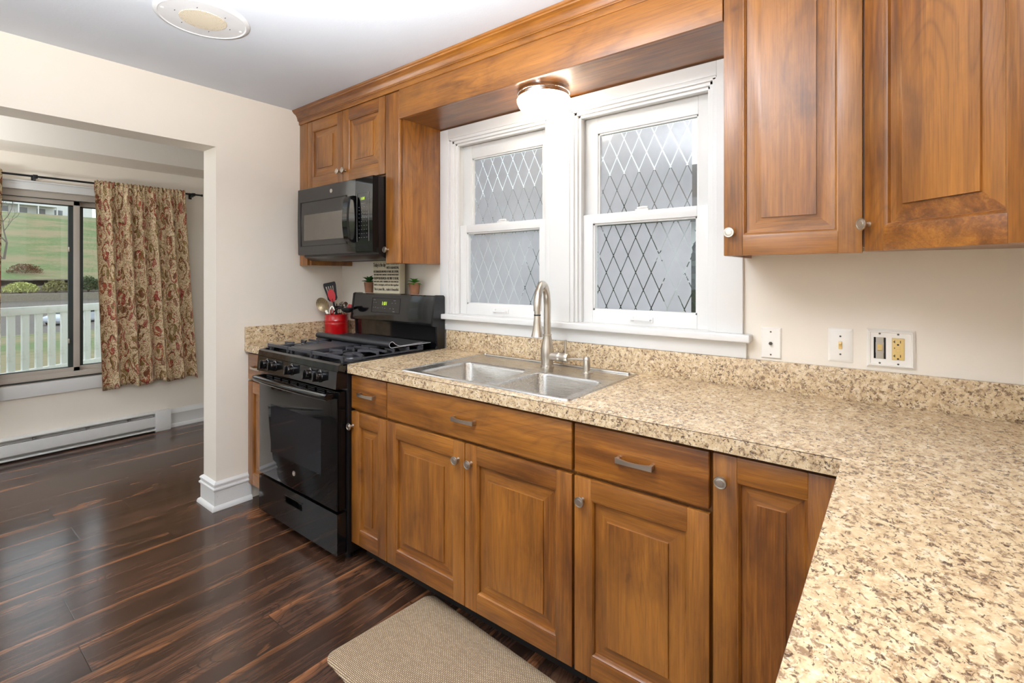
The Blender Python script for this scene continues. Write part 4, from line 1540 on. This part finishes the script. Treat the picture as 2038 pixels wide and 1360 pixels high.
# pasta server (black, toothed)
t, f, h = utensil('pasta_server', (0.03, 0.0, 0), (-0.002, 0.0, 0.178), 'black toothed pasta server behind the steel tongs in the red crock', 'server')
U = (h - f).normalized()
m = MB(); m.tube([f, h], 0.0055, 8); m.build('handle', BLACKP, t)
m = MB()
cc = h + U * 0.014 + VX * 0.012
m.lathe([(0.0, -0.012), (0.018, -0.007), (0.023, 0.004), (0.021, 0.005), (0.016, -0.004), (0.0, -0.008)], cc, 'z', 20, sx=1.3)
for k in range(7):
    a = 2 * PI * k / 7
    m.tube([cc + Vector((0.028 * math.cos(a), 0.021 * math.sin(a), 0.002)), cc + Vector((0.030 * math.cos(a), 0.023 * math.sin(a), 0.02))], 0.0028, 6)
m.build('head', BLACKP, t)
# red silicone spatula
t, f, h = utensil('spatula', (-0.03, -0.03, 0), (0.060, -0.045, 0.165), 'red silicone scraper spatula with an orange edge in the red crock', 'spatula')
U = (h - f).normalized()
Nn = (VT - U * VT.dot(U)).normalized()
m = MB(); m.tube([f, h], 0.005, 8); m.build('handle', plain('pale_wood_handle', srgb(176, 126, 60), 0.5), t)
m = MB(); flat_head(m, h, U, Nn, [(-0.015, -0.005), (0.015, -0.005), (0.017, 0.035), (0.006, 0.046), (-0.016, 0.040)], 0.004); m.build('blade', REDP, t)
# metal serving spoon
t, f, h = utensil('serving_spoon', (0.0, -0.04, 0), (0.030, -0.055, 0.160), 'plain steel serving spoon at the back of the red crock', 'spoon')
U = (h - f).normalized()
Nn = (VT - U * VT.dot(U)).normalized()
D = U.cross(Nn)
m = MB(); m.tube([f, h], 0.004, 8); m.build('handle', STEELU, t)
m = MB()
cc = h + U * 0.03
rings = [[cc + D * (0.022 * s * math.cos(2 * PI * k / 20)) + U * (0.033 * s * math.sin(2 * PI * k / 20)) - Nn * (0.008 * (1 - s * s)) for k in range(20)] for s in (1, 0.7, 0.4, 0.05)]
m.loops(rings, cap1=True)
r2 = [[p - Nn * 0.0015 for p in r] for r in rings]
m.loops(r2, cap1=True)
m.loops([rings[0], r2[0]])
m.build('bowl', STEELU, t)

# ------------------------------------------------------------------ flush light over the sink
lx, ly = 1.785, -0.150
t = thing('ceiling_lamp', (lx, ly, 2.02), 'round flush lamp with lit white glass and metal rim above the sink', 'lamp')
m = MB()
m.lathe([(0.0, 2.136), (0.113, 2.136), (0.1135, 2.128), (0.116, 2.126), (0.116, 2.121), (0.1125, 2.119), (0.112, 2.110), (0.1145, 2.108), (0.1145, 2.103), (0.110, 2.101), (0.0, 2.101)], (lx, ly, 0), seg=48)
m.build('rim', CHROME, t, angle=30)
m = MB()
pr = [(0.108, 2.104), (0.116, 2.100), (0.1185, 2.094), (0.1165, 2.084), (0.107, 2.064), (0.090, 2.045), (0.065, 2.030), (0.035, 2.022), (0.0, 2.019)]
m.lathe(pr, (lx, ly, 0), seg=48)
m.build('glass_shade', LAMPGLASS, t, angle=60)

# ------------------------------------------------------------------ ceiling speaker
cx_, cy_ = 0.80, -1.152
t = thing('ceiling_speaker', (cx_, cy_, 2.35), 'white round ceiling speaker plate with tan perforated centre', 'speaker')
m = MB()
m.lathe([(0.0, 2.365), (0.168, 2.365), (0.168, 2.361), (0.164, 2.357), (0.154, 2.354), (0.150, 2.357), (0.09, 2.3565), (0.0, 2.3565)], (cx_, cy_, 0), seg=64)
m.build('plate', plain('white_painted_plate', srgb(222, 222, 222), 0.45), t)
m = MB(); m.lathe([(0.0, 2.3565), (0.084, 2.3565), (0.082, 2.3545), (0.0, 2.3535)], (cx_, cy_, 0), seg=48); m.build('grille', GRILLE, t)
for a in (1.45, 4.59):
    m = MB()
    m.lathe([(0.0, 2.353), (0.005, 2.3545), (0.0055, 2.357), (0.0, 2.357)], (cx_ + 0.138 * math.cos(a), cy_ + 0.138 * math.sin(a), 0), seg=12)
    m.build('screw', WHITE, t)
for k in range(6):
    m = MB()
    a = 0.5 + k * PI / 3
    m.box(cx_ + 0.1 * math.cos(a) - 0.003, cx_ + 0.1 * math.cos(a) + 0.003, cy_ + 0.1 * math.sin(a) - 0.0012, cy_ + 0.1 * math.sin(a) + 0.0012, 2.3555, 2.3575)
    m.build('fixing_slot', DARKHOLE, t)

# ------------------------------------------------------------------ wall plates
def plate(m, x0, x1, z0, z1, d=0.006, b=0.004):
    m.loops([[(x0, 0, z0), (x1, 0, z0), (x1, 0, z1), (x0, 0, z1)], [(x0, -0.002, z0), (x1, -0.002, z0), (x1, -0.002, z1), (x0, -0.002, z1)],
             [(x0 + b, -d, z0 + b), (x1 - b, -d, z0 + b), (x1 - b, -d, z1 - b), (x0 + b, -d, z1 - b)]], cap0=True, cap1=True)


def screw_part(parent, pts, y, r=0.003):
    for x, z in pts:
        m = MB()
        m.lathe([(0.0, 0.0), (r, 0.0), (r * 0.8, 0.0012), (0.0, 0.0014)], (x, y, z), 'y', 12)
        m.build('screw', plain_dark, parent)


plain_dark = plain('aged_screw_metal', srgb(96, 90, 84), 0.4, 0.8)
t = thing('cable_outlet', (2.664, -0.003, 1.023), 'white wall plate with a single coaxial cable socket beside the window sill', 'outlet')
m = MB(); plate(m, 2.632, 2.697, 1.024, 1.134); m.build('plate', WHITE, t)
m = MB(); m.lathe([(0.0062, 0.0), (0.0062, 0.004), (0.0045, 0.004), (0.0045, 0.012), (0.0, 0.012)], (2.6635, -0.006, 1.078), 'y', 6); m.build('cable_socket', plain_dark, t)
screw_part(t, [(2.6635, 1.119), (2.6635, 1.038)], -0.006)
t = thing('light_switch', (2.869, -0.003, 1.034), 'white wall plate with a single ivory toggle switch', 'switch')
m = MB(); plate(m, 2.836, 2.904, 1.034, 1.145, 0.007, 0.009); m.build('plate', WHITE, t)
m = MB()
m.box(2.865, 2.875, -0.0085, -0.006, 1.077, 1.102, bev=0.001)
m.prism([(-0.007, 1.084), (-0.007, 1.098), (-0.016, 1.101), (-0.018, 1.095)], 'x', 2.8665, 2.8735)
m.build('toggle', IVORY, t)
screw_part(t, [(2.870, 1.119), (2.870, 1.060)], -0.007)
t = thing('outlet_plate', (3.0, -0.003, 1.03), 'white double wall plate with a switch and an ivory power outlet', 'outlet')
m = MB()
o0x, o1x, o0z, o1z = 2.940, 3.062, 1.029, 1.150
hz0, hz1 = 1.056, 1.124
ha, hb = (2.9585, 2.9895), (3.0045, 3.0355)
m.cells([o0x + 0.012, ha[0], ha[1], hb[0], hb[1], o1x - 0.012], [o0z + 0.012, hz0, hz1, o1z - 0.012],
        lambda u, v: not (hz0 < v < hz1 and (ha[0] < u < ha[1] or hb[0] < u < hb[1])), -0.007, -0.001, 'xzy')
prf = [(0.0, 0.0), (0.0, 0.004), (0.004, 0.006), (0.006, 0.0095), (0.009, 0.0095), (0.011, 0.0075), (0.013, 0.0075), (0.0132, 0.0)]
R_ = []
for i, d in prf:
    R_.append([(o0x + i, -d, o0z + i), (o1x - i, -d, o0z + i), (o1x - i, -d, o1z - i), (o0x + i, -d, o1z - i)])
m.loops(R_)
m.build('plate', WHITE, t)
m = MB(); m.box(ha[0], ha[1], -0.0015, -0.0005, hz0, hz1); m.build('recess', DARKHOLE, t)
m = MB()
m.box(2.964, 2.984, -0.004, -0.0015, hz0, hz1, bev=0.0008)
m.box(2.9635, 2.9845, -0.006, -0.0035, 1.074, 1.109, bev=0.0012)
sw = m.build('switch_body', plain('grey_switch_body', srgb(176, 168, 154), 0.5), t)
m = MB(); m.prism([(-0.0055, 1.082), (-0.0055, 1.103), (-0.0085, 1.101), (-0.0065, 1.092), (-0.0105, 1.084)], 'x', 2.968, 2.980); m.build('rocker', IVORY, sw)
m = MB(); m.box(hb[0] + 0.0005, hb[1] - 0.0005, -0.0085, -0.001, hz0 + 0.0005, hz1 - 0.0005, bev=0.001)
so = m.build('power_socket', IVORY, t)
m = MB()
for zc_ in (1.112, 1.068):
    m.box(3.0105, 3.0125, -0.0087, -0.0083, zc_ - 0.003, zc_ + 0.005)
    m.box(3.0075, 3.0125, -0.0087, -0.0083, zc_ - 0.0005, zc_ + 0.0018)
    m.box(3.0245, 3.0265, -0.0087, -0.0083, zc_ - 0.003, zc_ + 0.005)
    m.lathe([(0.0, 0.0), (0.0028, 0.0), (0.0, 0.0002)], (3.0195, -0.0085, zc_ - 0.008), 'y', 12)
m.box(3.010, 3.012, -0.0087, -0.0083, 1.091, 1.095)
m.build('slots', DARKHOLE, so)
m = MB()
m.box(3.0145, 3.0255, -0.0098, -0.0085, 1.091, 1.0985, bev=0.0006)
m.box(3.0145, 3.0255, -0.0098, -0.0085, 1.0815, 1.089, bev=0.0006)
m.build('test_button', IVORY, so)
screw_part(t, [(2.974, 1.136), (2.974, 1.043), (3.020, 1.136), (3.020, 1.043)], -0.0072)

# ------------------------------------------------------------------ floor mat
m = MB(Matrix.Translation((1.478, -0.786, 0)) @ Matrix.Rotation(math.radians(-5.0), 4, 'Z'))
a, b = 0.0, 1.15
w2 = 0.232
m.loops([rrect(a, b, -w2, w2, 0.04, 0.0005, 8), rrect(a, b, -w2, w2, 0.04, 0.004, 8), rrect(a + 0.014, b - 0.014, -w2 + 0.014, w2 - 0.014, 0.034, 0.011, 8), rrect(a + 0.03, b - 0.03, -w2 + 0.03, w2 - 0.03, 0.03, 0.012, 8)], cap0=True, cap1=True)
tag(m.build('floor_mat', MATW, angle=60), 'woven tan kitchen mat lying on the dark floor in front of the sink', 'mat')

# ------------------------------------------------------------------ dining room: sliding window
r = root_struct('window_3', (XF, (FW0 + FW1) / 2, FZ0))
m = MB()
xa, xb = XF - 0.10, XF - 0.005
m.box(xa, xb, FW0, FW1, FZ1 - 0.05, FZ1, bev=0.002)
m.box(xa, xb, FW0, FW1, FZ0, FZ0 + 0.055, bev=0.002)
m.box(xa, xb, FW0, FW0 + 0.045, FZ0, FZ1)
m.box(xa, xb, FW1 - 0.045, FW1, FZ0, FZ1)
m.box(XF - 0.02, XF + 0.004, FW0, FW1, FZ0 + 0.018, FZ0 + 0.026)
m.build('window_frame', TAUPE, r)
m = MB()
for z in (FZ0 + 0.006, FZ0 + 0.012):
    m.box(XF - 0.006, XF + 0.003, FW0, FW1, z, z + 0.003)
m.box(XF - 0.006, XF - 0.002, FW0, FW1, FZ1 - 0.053, FZ1 - 0.048)
m.build('track_line', GASKET, r)


def slider(y0, y1, x, name):
    m = MB()
    w = 0.038
    m.box(x - 0.018, x + 0.018, y0, y0 + w, FZ0 + 0.05, FZ1 - 0.05, bev=0.002)
    m.box(x - 0.018, x + 0.018, y1 - w, y1, FZ0 + 0.05, FZ1 - 0.05, bev=0.002)
    m.box(x - 0.018, x + 0.018, y0, y1, FZ0 + 0.05, FZ0 + 0.085, bev=0.002)
    m.box(x - 0.018, x + 0.018, y0, y1, FZ1 - 0.085, FZ1 - 0.05, bev=0.002)
    s = m.build(name, TAUPE, r)
    g = 0.028
    m = MB()
    m.box(x - 0.012, x + 0.012, y0 + w, y0 + w + g, FZ0 + 0.085, FZ1 - 0.085)
    m.box(x - 0.012, x + 0.012, y1 - w - g, y1 - w, FZ0 + 0.085, FZ1 - 0.085)
    m.box(x - 0.012, x + 0.012, y0 + w, y1 - w, FZ1 - 0.092, FZ1 - 0.085)
    m.box(x - 0.012, x + 0.012, y0 + w, y1 - w, FZ0 + 0.085, FZ0 + 0.090)
    m.build('gasket', GASKET, s)
    m = MB(); m.box(x - 0.003, x + 0.003, y0 + w, y1 - w, FZ0 + 0.085, FZ1 - 0.085)
    m.build('pane', CLEAR, s, smooth=False)
    return s


s = slider(-2.70, -1.018, XF - 0.028, 'sliding_sash')
m = MB()
for z in (0.80, 1.50):
    m.box(XF - 0.012, XF + 0.004, -1.088, -1.080, z, z + 0.035, bev=0.002)
m.build('latch', NICKEL, s)
slider(-1.056, -0.565, XF - 0.07, 'fixed_sash')
m = MB()
m.box(XF, XF + 0.02, FW0 - 0.07, FW1 + 0.07, 0.435, FZ0, bev=0.003)
m.box(XF, XF + 0.02, FW0 - 0.07, FW1 + 0.07, FZ1, FZ1 + 0.055, bev=0.003)
m.box(XF, XF + 0.026, FW0 - 0.07, FW1 + 0.07, FZ1 + 0.055, FZ1 + 0.068, bev=0.003)
m.box(XF, XF + 0.02, FW1, FW1 + 0.07, FZ0, FZ1, bev=0.003)
m.box(XF, XF + 0.02, FW0 - 0.07, FW0, FZ0, FZ1, bev=0.003)
struct(m.build('trim_dining_window', TRIM))

# curtain rod and curtains
xr, zr = XF + 0.08, 2.032
t = thing('curtain_rod', (xr, -1.6, zr), 'thin black curtain rod above the dining room window', 'curtain rod')
m = MB(); m.tube([(xr, -2.95, zr), (xr, -0.215, zr)], 0.0075, 14)
m.build('rod', RODM, t)
for y in (-0.205, -2.96):
    m = MB(); m.lathe([(0.0, -0.012), (0.011, -0.006), (0.009, 0.004), (0.004, 0.014), (0.0, 0.016)], (xr, y, zr), 'y', 14)
    m.build('finial', RODM, t)
for y in (-0.27, -1.281, -2.9):
    m = MB()
    m.box(XF + 0.001, XF + 0.006, y - 0.012, y + 0.012, zr - 0.035, zr + 0.02, bev=0.001)
    m.tube([(XF + 0.004, y, zr - 0.016), (xr - 0.01, y, zr - 0.018), (xr, y, zr - 0.012)], 0.005, 10)
    m.box(xr - 0.010, xr + 0.010, y - 0.013, y + 0.013, zr - 0.015, zr + 0.012, bev=0.003)
    m.build('bracket', RODM, t)


def curtain(ya0, ya1, yb0, yb1, zt, zb, label, seed):
    """top from ya0 to ya1, bottom from yb0 to yb1"""
    bm = bmesh.new()
    uvl = bm.loops.layers.uv.new('UVMap')
    NU, NV = 150, 44
    r = random.Random(seed)
    ph = [r.uniform(0, 6.28) for _ in range(6)]
    grid = []
    flat = 1.35 * abs(yb1 - yb0) * 1.5
    for j in range(NV + 1):
        v = j / NV
        z = zt + (zb - zt) * v
        row = []
        for i in range(NU + 1):
            u = i / NU
            y = (ya0 + (ya1 - ya0) * u) * (1 - v) + (yb0 + (yb1 - yb0) * u) * v
            g = math.exp(-v * 16)
            # tight gathers at the rod, five or six deep pleats below
            uu = u + 0.02 * math.sin(2 * PI * 2 * u + ph[5])
            low = math.sin(2 * PI * 6.2 * uu + ph[0]) + 0.35 * math.sin(2 * PI * 10.7 * u + ph[1] + v)
            top = 0.6 * math.sin(2 * PI * 21 * u + ph[2]) + 0.4 * math.sin(2 * PI * 34 * u + ph[3])
            amp = 0.013 + 0.017 * min(1, v * 1.3)
            d = (1 - g) * amp * low + g * 0.006 * top
            sh = (1 - g) * 0.010 * min(1, v * 2) * math.cos(2 * PI * 6.2 * uu + ph[0])
            rod = 0.012 * math.exp(-((v - 0.012) / 0.012) ** 2) + 0.002
            zz = z + (0.004 * math.sin(2 * PI * 23 * u + ph[4]) if j == 0 else 0) + (0.012 * math.sin(2 * PI * 3.1 * u + ph[1]) * v ** 6)
            row.append((xr + 0.004 + rod + d + 0.008 * v, y + sh, zz))
        grid.append(row)
    for side in (1, -1):
        V = [[bm.verts.new((p[0] + (0 if side > 0 else -0.0022 - (0.020 if 0 < j < 3 else 0)), p[1], p[2])) for p in row] for j, row in enumerate(grid)]
        for j in range(NV):
            for i in range(NU):
                f = bm.faces.new([V[j][i], V[j][i + 1], V[j + 1][i + 1], V[j + 1][i]])
                for lp, (a, b) in zip(f.loops, ((j, i), (j, i + 1), (j + 1, i + 1), (j + 1, i))):
                    lp[uvl].uv = (b / NU * flat + seed, (1 - a / NV) * (zt - zb))
        if side > 0:
            F = V
    # close the edges
    for j in range(NV):
        for i in (0, NU):
            bm.faces.new([F[j][i], F[j + 1][i], V[j + 1][i], V[j][i]])
    for i in range(NU):
        for j in (0, NV):
            bm.faces.new([F[j][i], F[j][i + 1], V[j][i + 1], V[j][i]])
    m = MB()
    m.bm.free()
    m.bm = bm
    return tag(m.build('curtain', PAISLEY, angle=180), label, 'curtain', 'paisley curtains on the black rod')


curtain(-0.952, -0.338, -0.905, -0.235, 2.056, 0.425, 'red and olive paisley curtain panel hanging full width right of the glass', 3)
curtain(-2.02, -1.446, -2.06, -1.460, 2.056, 0.425, 'red and olive paisley curtain panel cut by the left edge of the photo', 5)

# baseboard heater
t = thing('baseboard_heater', (XF + 0.03, -1.9, 0.02), 'long white electric baseboard heater under the dining room window', 'heater')
m = MB()
hy0, hy1 = -3.3, -0.435
m.prism([(XF + 0.001, 0.0), (XF + 0.012, 0.0), (XF + 0.012, 0.150), (XF + 0.052, 0.150), (XF + 0.058, 0.156), (XF + 0.058, 0.160), (XF + 0.001, 0.168)], 'y', hy0, hy1 - 0.11)
m.build('back_panel', HEATW, t)
m = MB(); m.box(XF + 0.056, XF + 0.061, hy0, hy1 - 0.11, 0.046, 0.128, bev=0.002); m.build('front_panel', HEATW, t)
m = MB(); m.box(XF + 0.012, XF + 0.062, hy0, hy1 - 0.11, 0.012, 0.024, bev=0.002); m.build('bottom_rail', HEATW, t)
m = MB(); m.box(XF + 0.012, XF + 0.045, hy0, hy1 - 0.11, 0.05, 0.12); m.build('heating_fins', DARKHOLE, t)
m = MB(); m.box(XF + 0.001, XF + 0.066, hy1 - 0.11, hy1, 0.016, 0.168, bev=0.003)
m.box(XF + 0.001, XF + 0.058, hy1 - 0.11, hy1, 0.0, 0.016); m.build('end_cap', HEATW, t)
GALV = plain('galvanised_bracket', srgb(150, 148, 144), 0.4, 0.7)
for y in (-0.72, -0.98, -1.28, -1.6, -2.0, -2.4, -2.8):
    m = MB()
    m.box(XF + 0.012, XF + 0.057, y - 0.008, y + 0.008, 0.128, 0.146)
    m.build('bracket', GALV, t)

# ------------------------------------------------------------------ outside the dining window
def lawn_mat():
    n = NT('mown_grass')
    v = n.coord(rand=False)
    a = n.noise(n.scale(v, (1, 0.5, 1)), 0.22, 6, 0.7)
    b = n.noise(v, 4, 6, 0.75)
    col = n.ramp(b, [(0.3, srgb(80, 100, 56)), (0.7, srgb(120, 138, 86))])
    col = n.mix(n.math('MULTIPLY', n.step(a, 0.42, 0.58), 0.75), col, srgb(152, 132, 104))
    n.base(col)
    n.set(Roughness=0.9)
    return n.m


LAWN = lawn_mat()
GRAVEL = plain('dark_gravel', srgb(112, 106, 100), 0.9, bump=0.6, vary=0.2)
STONE = plain('grey_retaining_stone', srgb(140, 132, 118), 0.9, bump=0.5, vary=0.15)
MULCH = plain('dark_mulch', srgb(84, 74, 66), 0.95, bump=0.6, vary=0.25)
FENCEW = NT('weathered_white_rail_paint')
_v = FENCEW.coord(rand=False)
FENCEW.base(FENCEW.mix(FENCEW.math('MULTIPLY', FENCEW.step(FENCEW.noise(_v, 16, 5), 0.55, 0.8), 0.4), srgb(240, 241, 238), srgb(176, 178, 158)))
FENCEW.set(Roughness=0.6)
FENCEW = FENCEW.m

prof = [(-2.16, -0.35), (-4.0, -0.45), (-13.0, -1.15), (-30, -2.0), (-44.0, -2.75)]
hillp = [(-72.0, 0.75), (-74.0, 1.1), (-95, 6.3), (-118, 11.6), (-140, 14.3), (-175, 15.2)]


def strip(pts, name, mat, y0=-120, y1=130, kind='structure', drop=0.6):
    m = MB()
    m.prism([(x, z) for x, z in pts] + [(pts[-1][0], pts[-1][1] - drop), (pts[0][0], pts[0][1] - drop)], 'y', y0, y1)
    o = m.build(name, mat, smooth=False)
    o['kind'] = kind
    return o


strip(prof, 'ground_near_lawn', LAWN)
strip([(-44.0, -2.78), (-60.0, -2.5)], 'ground_driveway', GRAVEL)
strip([(-60.0, -2.5), (-68.0, -1.5), (-68.6, -1.4)], 'ground_gravel_path', GRAVEL)
strip([(-69.4, -0.75), (-71.2, -0.65), (-72.0, -0.55)], 'ground_flower_bed', MULCH)
strip(hillp, 'ground_hill_lawn', LAWN)
t = tag(None or strip([(-68.6, -0.62), (-69.4, -0.62)], 'retaining_wall', STONE, -60, 60, 'thing', 0.9), 'low grey stone retaining wall in front of the flower bed outside', 'retaining wall')
t = tag(strip([(-72.0, 0.9), (-72.7, 0.9)], 'retaining_wall', STONE, -60, 60, 'thing', 1.6), 'upper grey stone retaining wall at the foot of the hill outside', 'retaining wall')

# railing of the deck outside
t = thing('deck_railing', (-3.2, -1.6, -0.3), 'weathered white wooden railing with flat pickets outside the dining room window', 'railing')
A0, A1 = Vector((-2.95, -1.55, 0)), Vector((-3.42, -0.65, 0))
Dv = (A1 - A0).normalized()
A0 = A0 - Dv * 2.0
A1 = A1 + Dv * 1.2
Lr = (A1 - A0).length
MRa = Matrix.Translation(A0) @ Matrix.Rotation(math.atan2(Dv.y, Dv.x), 4, 'Z')
m = MB(MRa); m.box(0, Lr, -0.02, 0.02, 0.965, 1.035, bev=0.004); m.build('top_rail', FENCEW, t)
m = MB(MRa); m.box(0, Lr, -0.02, 0.02, 0.40, 0.47, bev=0.004); m.build('bottom_rail', FENCEW, t)
base_m = MB(MRa)
base_m.box(0.05 - 0.027, 0.05 + 0.027, -0.012, 0.012, 0.465, 0.968, bev=0.003)
pk = base_m.build('picket', FENCEW, t)
npk = int((Lr - 0.1) / 0.108)
for k in range(1, npk + 1):
    c = pk.copy()
    C.objects.link(c)
    c.parent = t
    c.location = Dv * (0.108 * k)
for s_ in (0.0, Lr - 0.09):
    m = MB(MRa); m.box(s_, s_ + 0.09, -0.045, 0.045, -0.38, 1.06, bev=0.004); m.build('post', FENCEW, t)


def at(u, f):       # a place in the garden: sideways slope u and distance f
    a_ = math.radians(38.063)
    F_ = Vector((-math.sin(a_), math.cos(a_), 0))
    R_v = Vector((math.cos(a_), math.sin(a_), 0))
    return Vector((3.016, -1.949, 0)) + F_ * f + R_v * (u - 1019) / 977.4 * f


def bush(name, c, rx, rz, mats, n, label, seed, leaf=0.09, fx=1.0):
    r = random.Random(seed)
    t = thing(name, c, label, 'shrub')
    m = MB()
    for k in range(9):
        a = r.uniform(0, 2 * PI)
        q = Vector((math.cos(a) * rx * fx * 0.6, math.sin(a) * rx * 0.6, rz * r.uniform(0.5, 0.85)))
        m.tube([Vector(c), Vector(c) + q * 0.5 + Vector((0, 0, rz * 0.1)), Vector(c) + q], 0.03, 5, scale=[1, 0.7, 0.3])
    m.build('stems', plain('bark_' + name, srgb(84, 66, 52), 0.9), t)
    m = MB()
    for k in range(n):
        a, b = r.uniform(0, 2 * PI), math.asin(r.uniform(-0.15, 1))
        s = r.uniform(0.55, 1.0)
        p = Vector(c) + Vector((rx * fx * s * math.cos(a) * math.cos(b), rx * s * math.sin(a) * math.cos(b), rz * 0.25 + rz * 0.75 * s * math.sin(b)))
        d = Vector((r.uniform(-1, 1), r.uniform(-1, 1), r.uniform(-.6, 1))).normalized()
        e = d.orthogonal().normalized()
        L = leaf * r.uniform(0.7, 1.4)
        m.poly([p - d * L, p + e * L * 0.4, p + d * L, p - e * L * 0.4])
    m.build('leaves', mats, t, smooth=False, fix=False)


bush('shrub', tuple(at(42, 52.4)) [:2] + (-0.66,), 1.45, 1.25, plain('yellow_green_leaves', srgb(188, 192, 116), 0.7, vary=0.25), 1500, 'yellow green spreading shrub in the flower bed outside', 11, 0.14, 0.6)
bush('shrub', tuple(at(50, 56.6))[:2] + (1.35,), 1.6, 1.3, plain('rusty_leaves', srgb(118, 84, 62), 0.8, vary=0.2), 900, 'rusty bare shrub on the grass above the flower bed outside', 12, 0.10)
bush('shrub', tuple(at(112, 54.6))[:2] + (-0.66,), 1.25, 1.5, plain('olive_leaves', srgb(146, 142, 92), 0.8, vary=0.25), 1100, 'olive shrub at the right end of the flower bed outside', 13, 0.12, 0.65)
bush('shrub', tuple(at(176, 56.8))[:2] + (-0.66,), 1.1, 1.9, plain('dark_green_leaves', srgb(84, 100, 66), 0.8, vary=0.25), 1100, 'dark green shrub seen in the narrow right window pane', 14, 0.12, 0.6)

# parked car on the driveway
cp_ = at(150, 41.0)
t = thing('car', (cp_.x, cp_.y, -2.72), 'pale silver car parked on the driveway beyond the white railing', 'car')
Mc = Matrix.Translation((cp_.x, cp_.y, -2.74)) @ Matrix.Rotation(math.radians(128), 4, 'Z')
body = [(-2.2, 0.3), (-2.25, 0.55), (-2.15, 0.72), (-1.2, 0.86), (-0.55, 1.36), (0.8, 1.42), (1.6, 0.98), (2.15, 0.92), (2.22, 0.5), (2.15, 0.3)]
m = MB(Mc); m.prism(body, 'y', -0.85, 0.85)
bmesh.ops.bevel(m.bm, geom=[e for e in m.bm.edges], offset=0.06, segments=2, affect='EDGES')
cb = m.build('body', plain('silver_car_paint', srgb(204, 210, 220), 0.25, 0.3), t)
m = MB(Mc)
for y in (-0.855, 0.845):
    m.prism([(-1.02, 0.90), (-0.50, 1.30), (0.75, 1.35), (1.35, 0.98)], 'y', y, y + 0.012)
m.prism([(-1.20, 0.875), (-1.17, 0.86), (-0.56, 1.34), (-0.60, 1.35)], 'y', -0.72, 0.72)
m.build('window_glass', plain('dark_car_glass', srgb(44, 50, 56), 0.1), t)
for x in (-1.4, 1.35):
    for y in (-0.80, 0.80):
        m = MB(Mc); m.lathe([(0.0, -0.1), (0.32, -0.1), (0.34, -0.06), (0.34, 0.06), (0.32, 0.1), (0.0, 0.1)], (x, y, 0.33), 'y', 24)
        m.build('wheel', BLACKM, t)

# house on the hill
hp = at(60, 108)
t = thing('house', (hp.x, hp.y, 13.9), 'white house with porch posts on top of the grassy hill', 'house')
Mh = Matrix.Translation((hp.x, hp.y, 13.7)) @ Matrix.Rotation(math.radians(98), 4, 'Z')
SID = plain('white_siding', srgb(226, 226, 224), 0.7)
m = MB(Mh); m.box(-11, 11, 0, 9, 0, 5.6); m.build('wall', SID, t)
m = MB(Mh); m.prism([(-0.8, 5.5), (4.5, 8.6), (9.8, 5.5)], 'x', -11.6, 11.6); m.build('roof', plain('grey_shingles', srgb(120, 118, 116), 0.9), t)
m = MB(Mh); m.box(-9, 4, -2.6, 0, 2.75, 3.0); m.build('porch_roof', SID, t)
for k in range(5):
    m = MB(Mh); m.box(-8.9 + k * 3.15, -8.7 + k * 3.15, -2.55, -2.35, 0, 2.76); m.build('porch_post', SID, t)
m = MB(Mh); m.box(-9, 4, -2.55, -2.45, 0.9, 1.0); m.build('porch_rail', SID, t)
for k in range(5):
    m = MB(Mh); m.box(-7.9 + k * 3.0, -6.5 + k * 3.0, -0.06, 0.0, 0.9, 2.4); m.build('window', plain('house_window_glass', srgb(112, 118, 122), 0.2), t)

# bare tree
r = random.Random(4)
tp = at(8, 60)
t = thing('bare_tree', (tp.x, tp.y, 1.0), 'bare leafless tree on the slope at the left of the dining room window', 'tree')
m = MB()


def limb(p, d, L, rad, lvl):
    q = p + d * L
    mid = p + d * L * 0.5 + Vector((r.uniform(-.1, .1), r.uniform(-.1, .1), r.uniform(-.05, .15))) * L * 0.4
    m.tube([p, mid, q], rad, 6, scale=[1, 0.8, 0.6])
    if lvl:
        for k in range(3):
            nd = (d + Vector((r.uniform(-.8, .8), r.uniform(-.8, .8), r.uniform(-.2, .7)))).normalized()
            limb(mid if k == 0 else q, nd, L * r.uniform(0.55, 0.75), rad * 0.55, lvl - 1)


limb(Vector((tp.x, tp.y, 0.8)), Vector((0.05, 0.05, 1)), 4.5, 0.16, 4)
m.build('branches', plain('grey_bark', srgb(104, 96, 90), 0.9), t)

# neighbour's wall behind the frosted kitchen windows
struct(strip([(3.9, -0.6), (-2.4, -0.6)], 'ground_side_yard', LAWN, 0.6, 40, drop=0.3))
t = thing('house', (-2.6, 12.0, -0.4), 'white sided house beyond the frosted kitchen windows', 'house')
m = MB(); m.box(-9, 1.2, 9.5, 16, -0.4, 2.6); m.build('wall', plain('pale_siding', srgb(226, 226, 224), 0.8), t)
m = MB(); m.prism([(9.0, 2.55), (12.8, 4.6), (16.6, 2.55)], 'x', -9.5, 1.7); m.build('roof', plain('brown_shingles', srgb(96, 86, 80), 0.9), t)

HEDGE = plain('evergreen_needles', srgb(52, 62, 46), 0.9, vary=0.25)
for k, (x, h_) in enumerate(((-3.0, 3.0), (-1.2, 3.4), (0.6, 3.1))):
    bush('evergreen_shrub', (x, 7.2, -0.6), 0.68, h_, HEDGE, 2200, ('tall dark evergreen behind the left half of the right kitchen window', 'tallest dark evergreen behind the middle of the right kitchen window', 'tall dark evergreen behind the right edge of the right kitchen window')[k], 30 + k, 0.16)
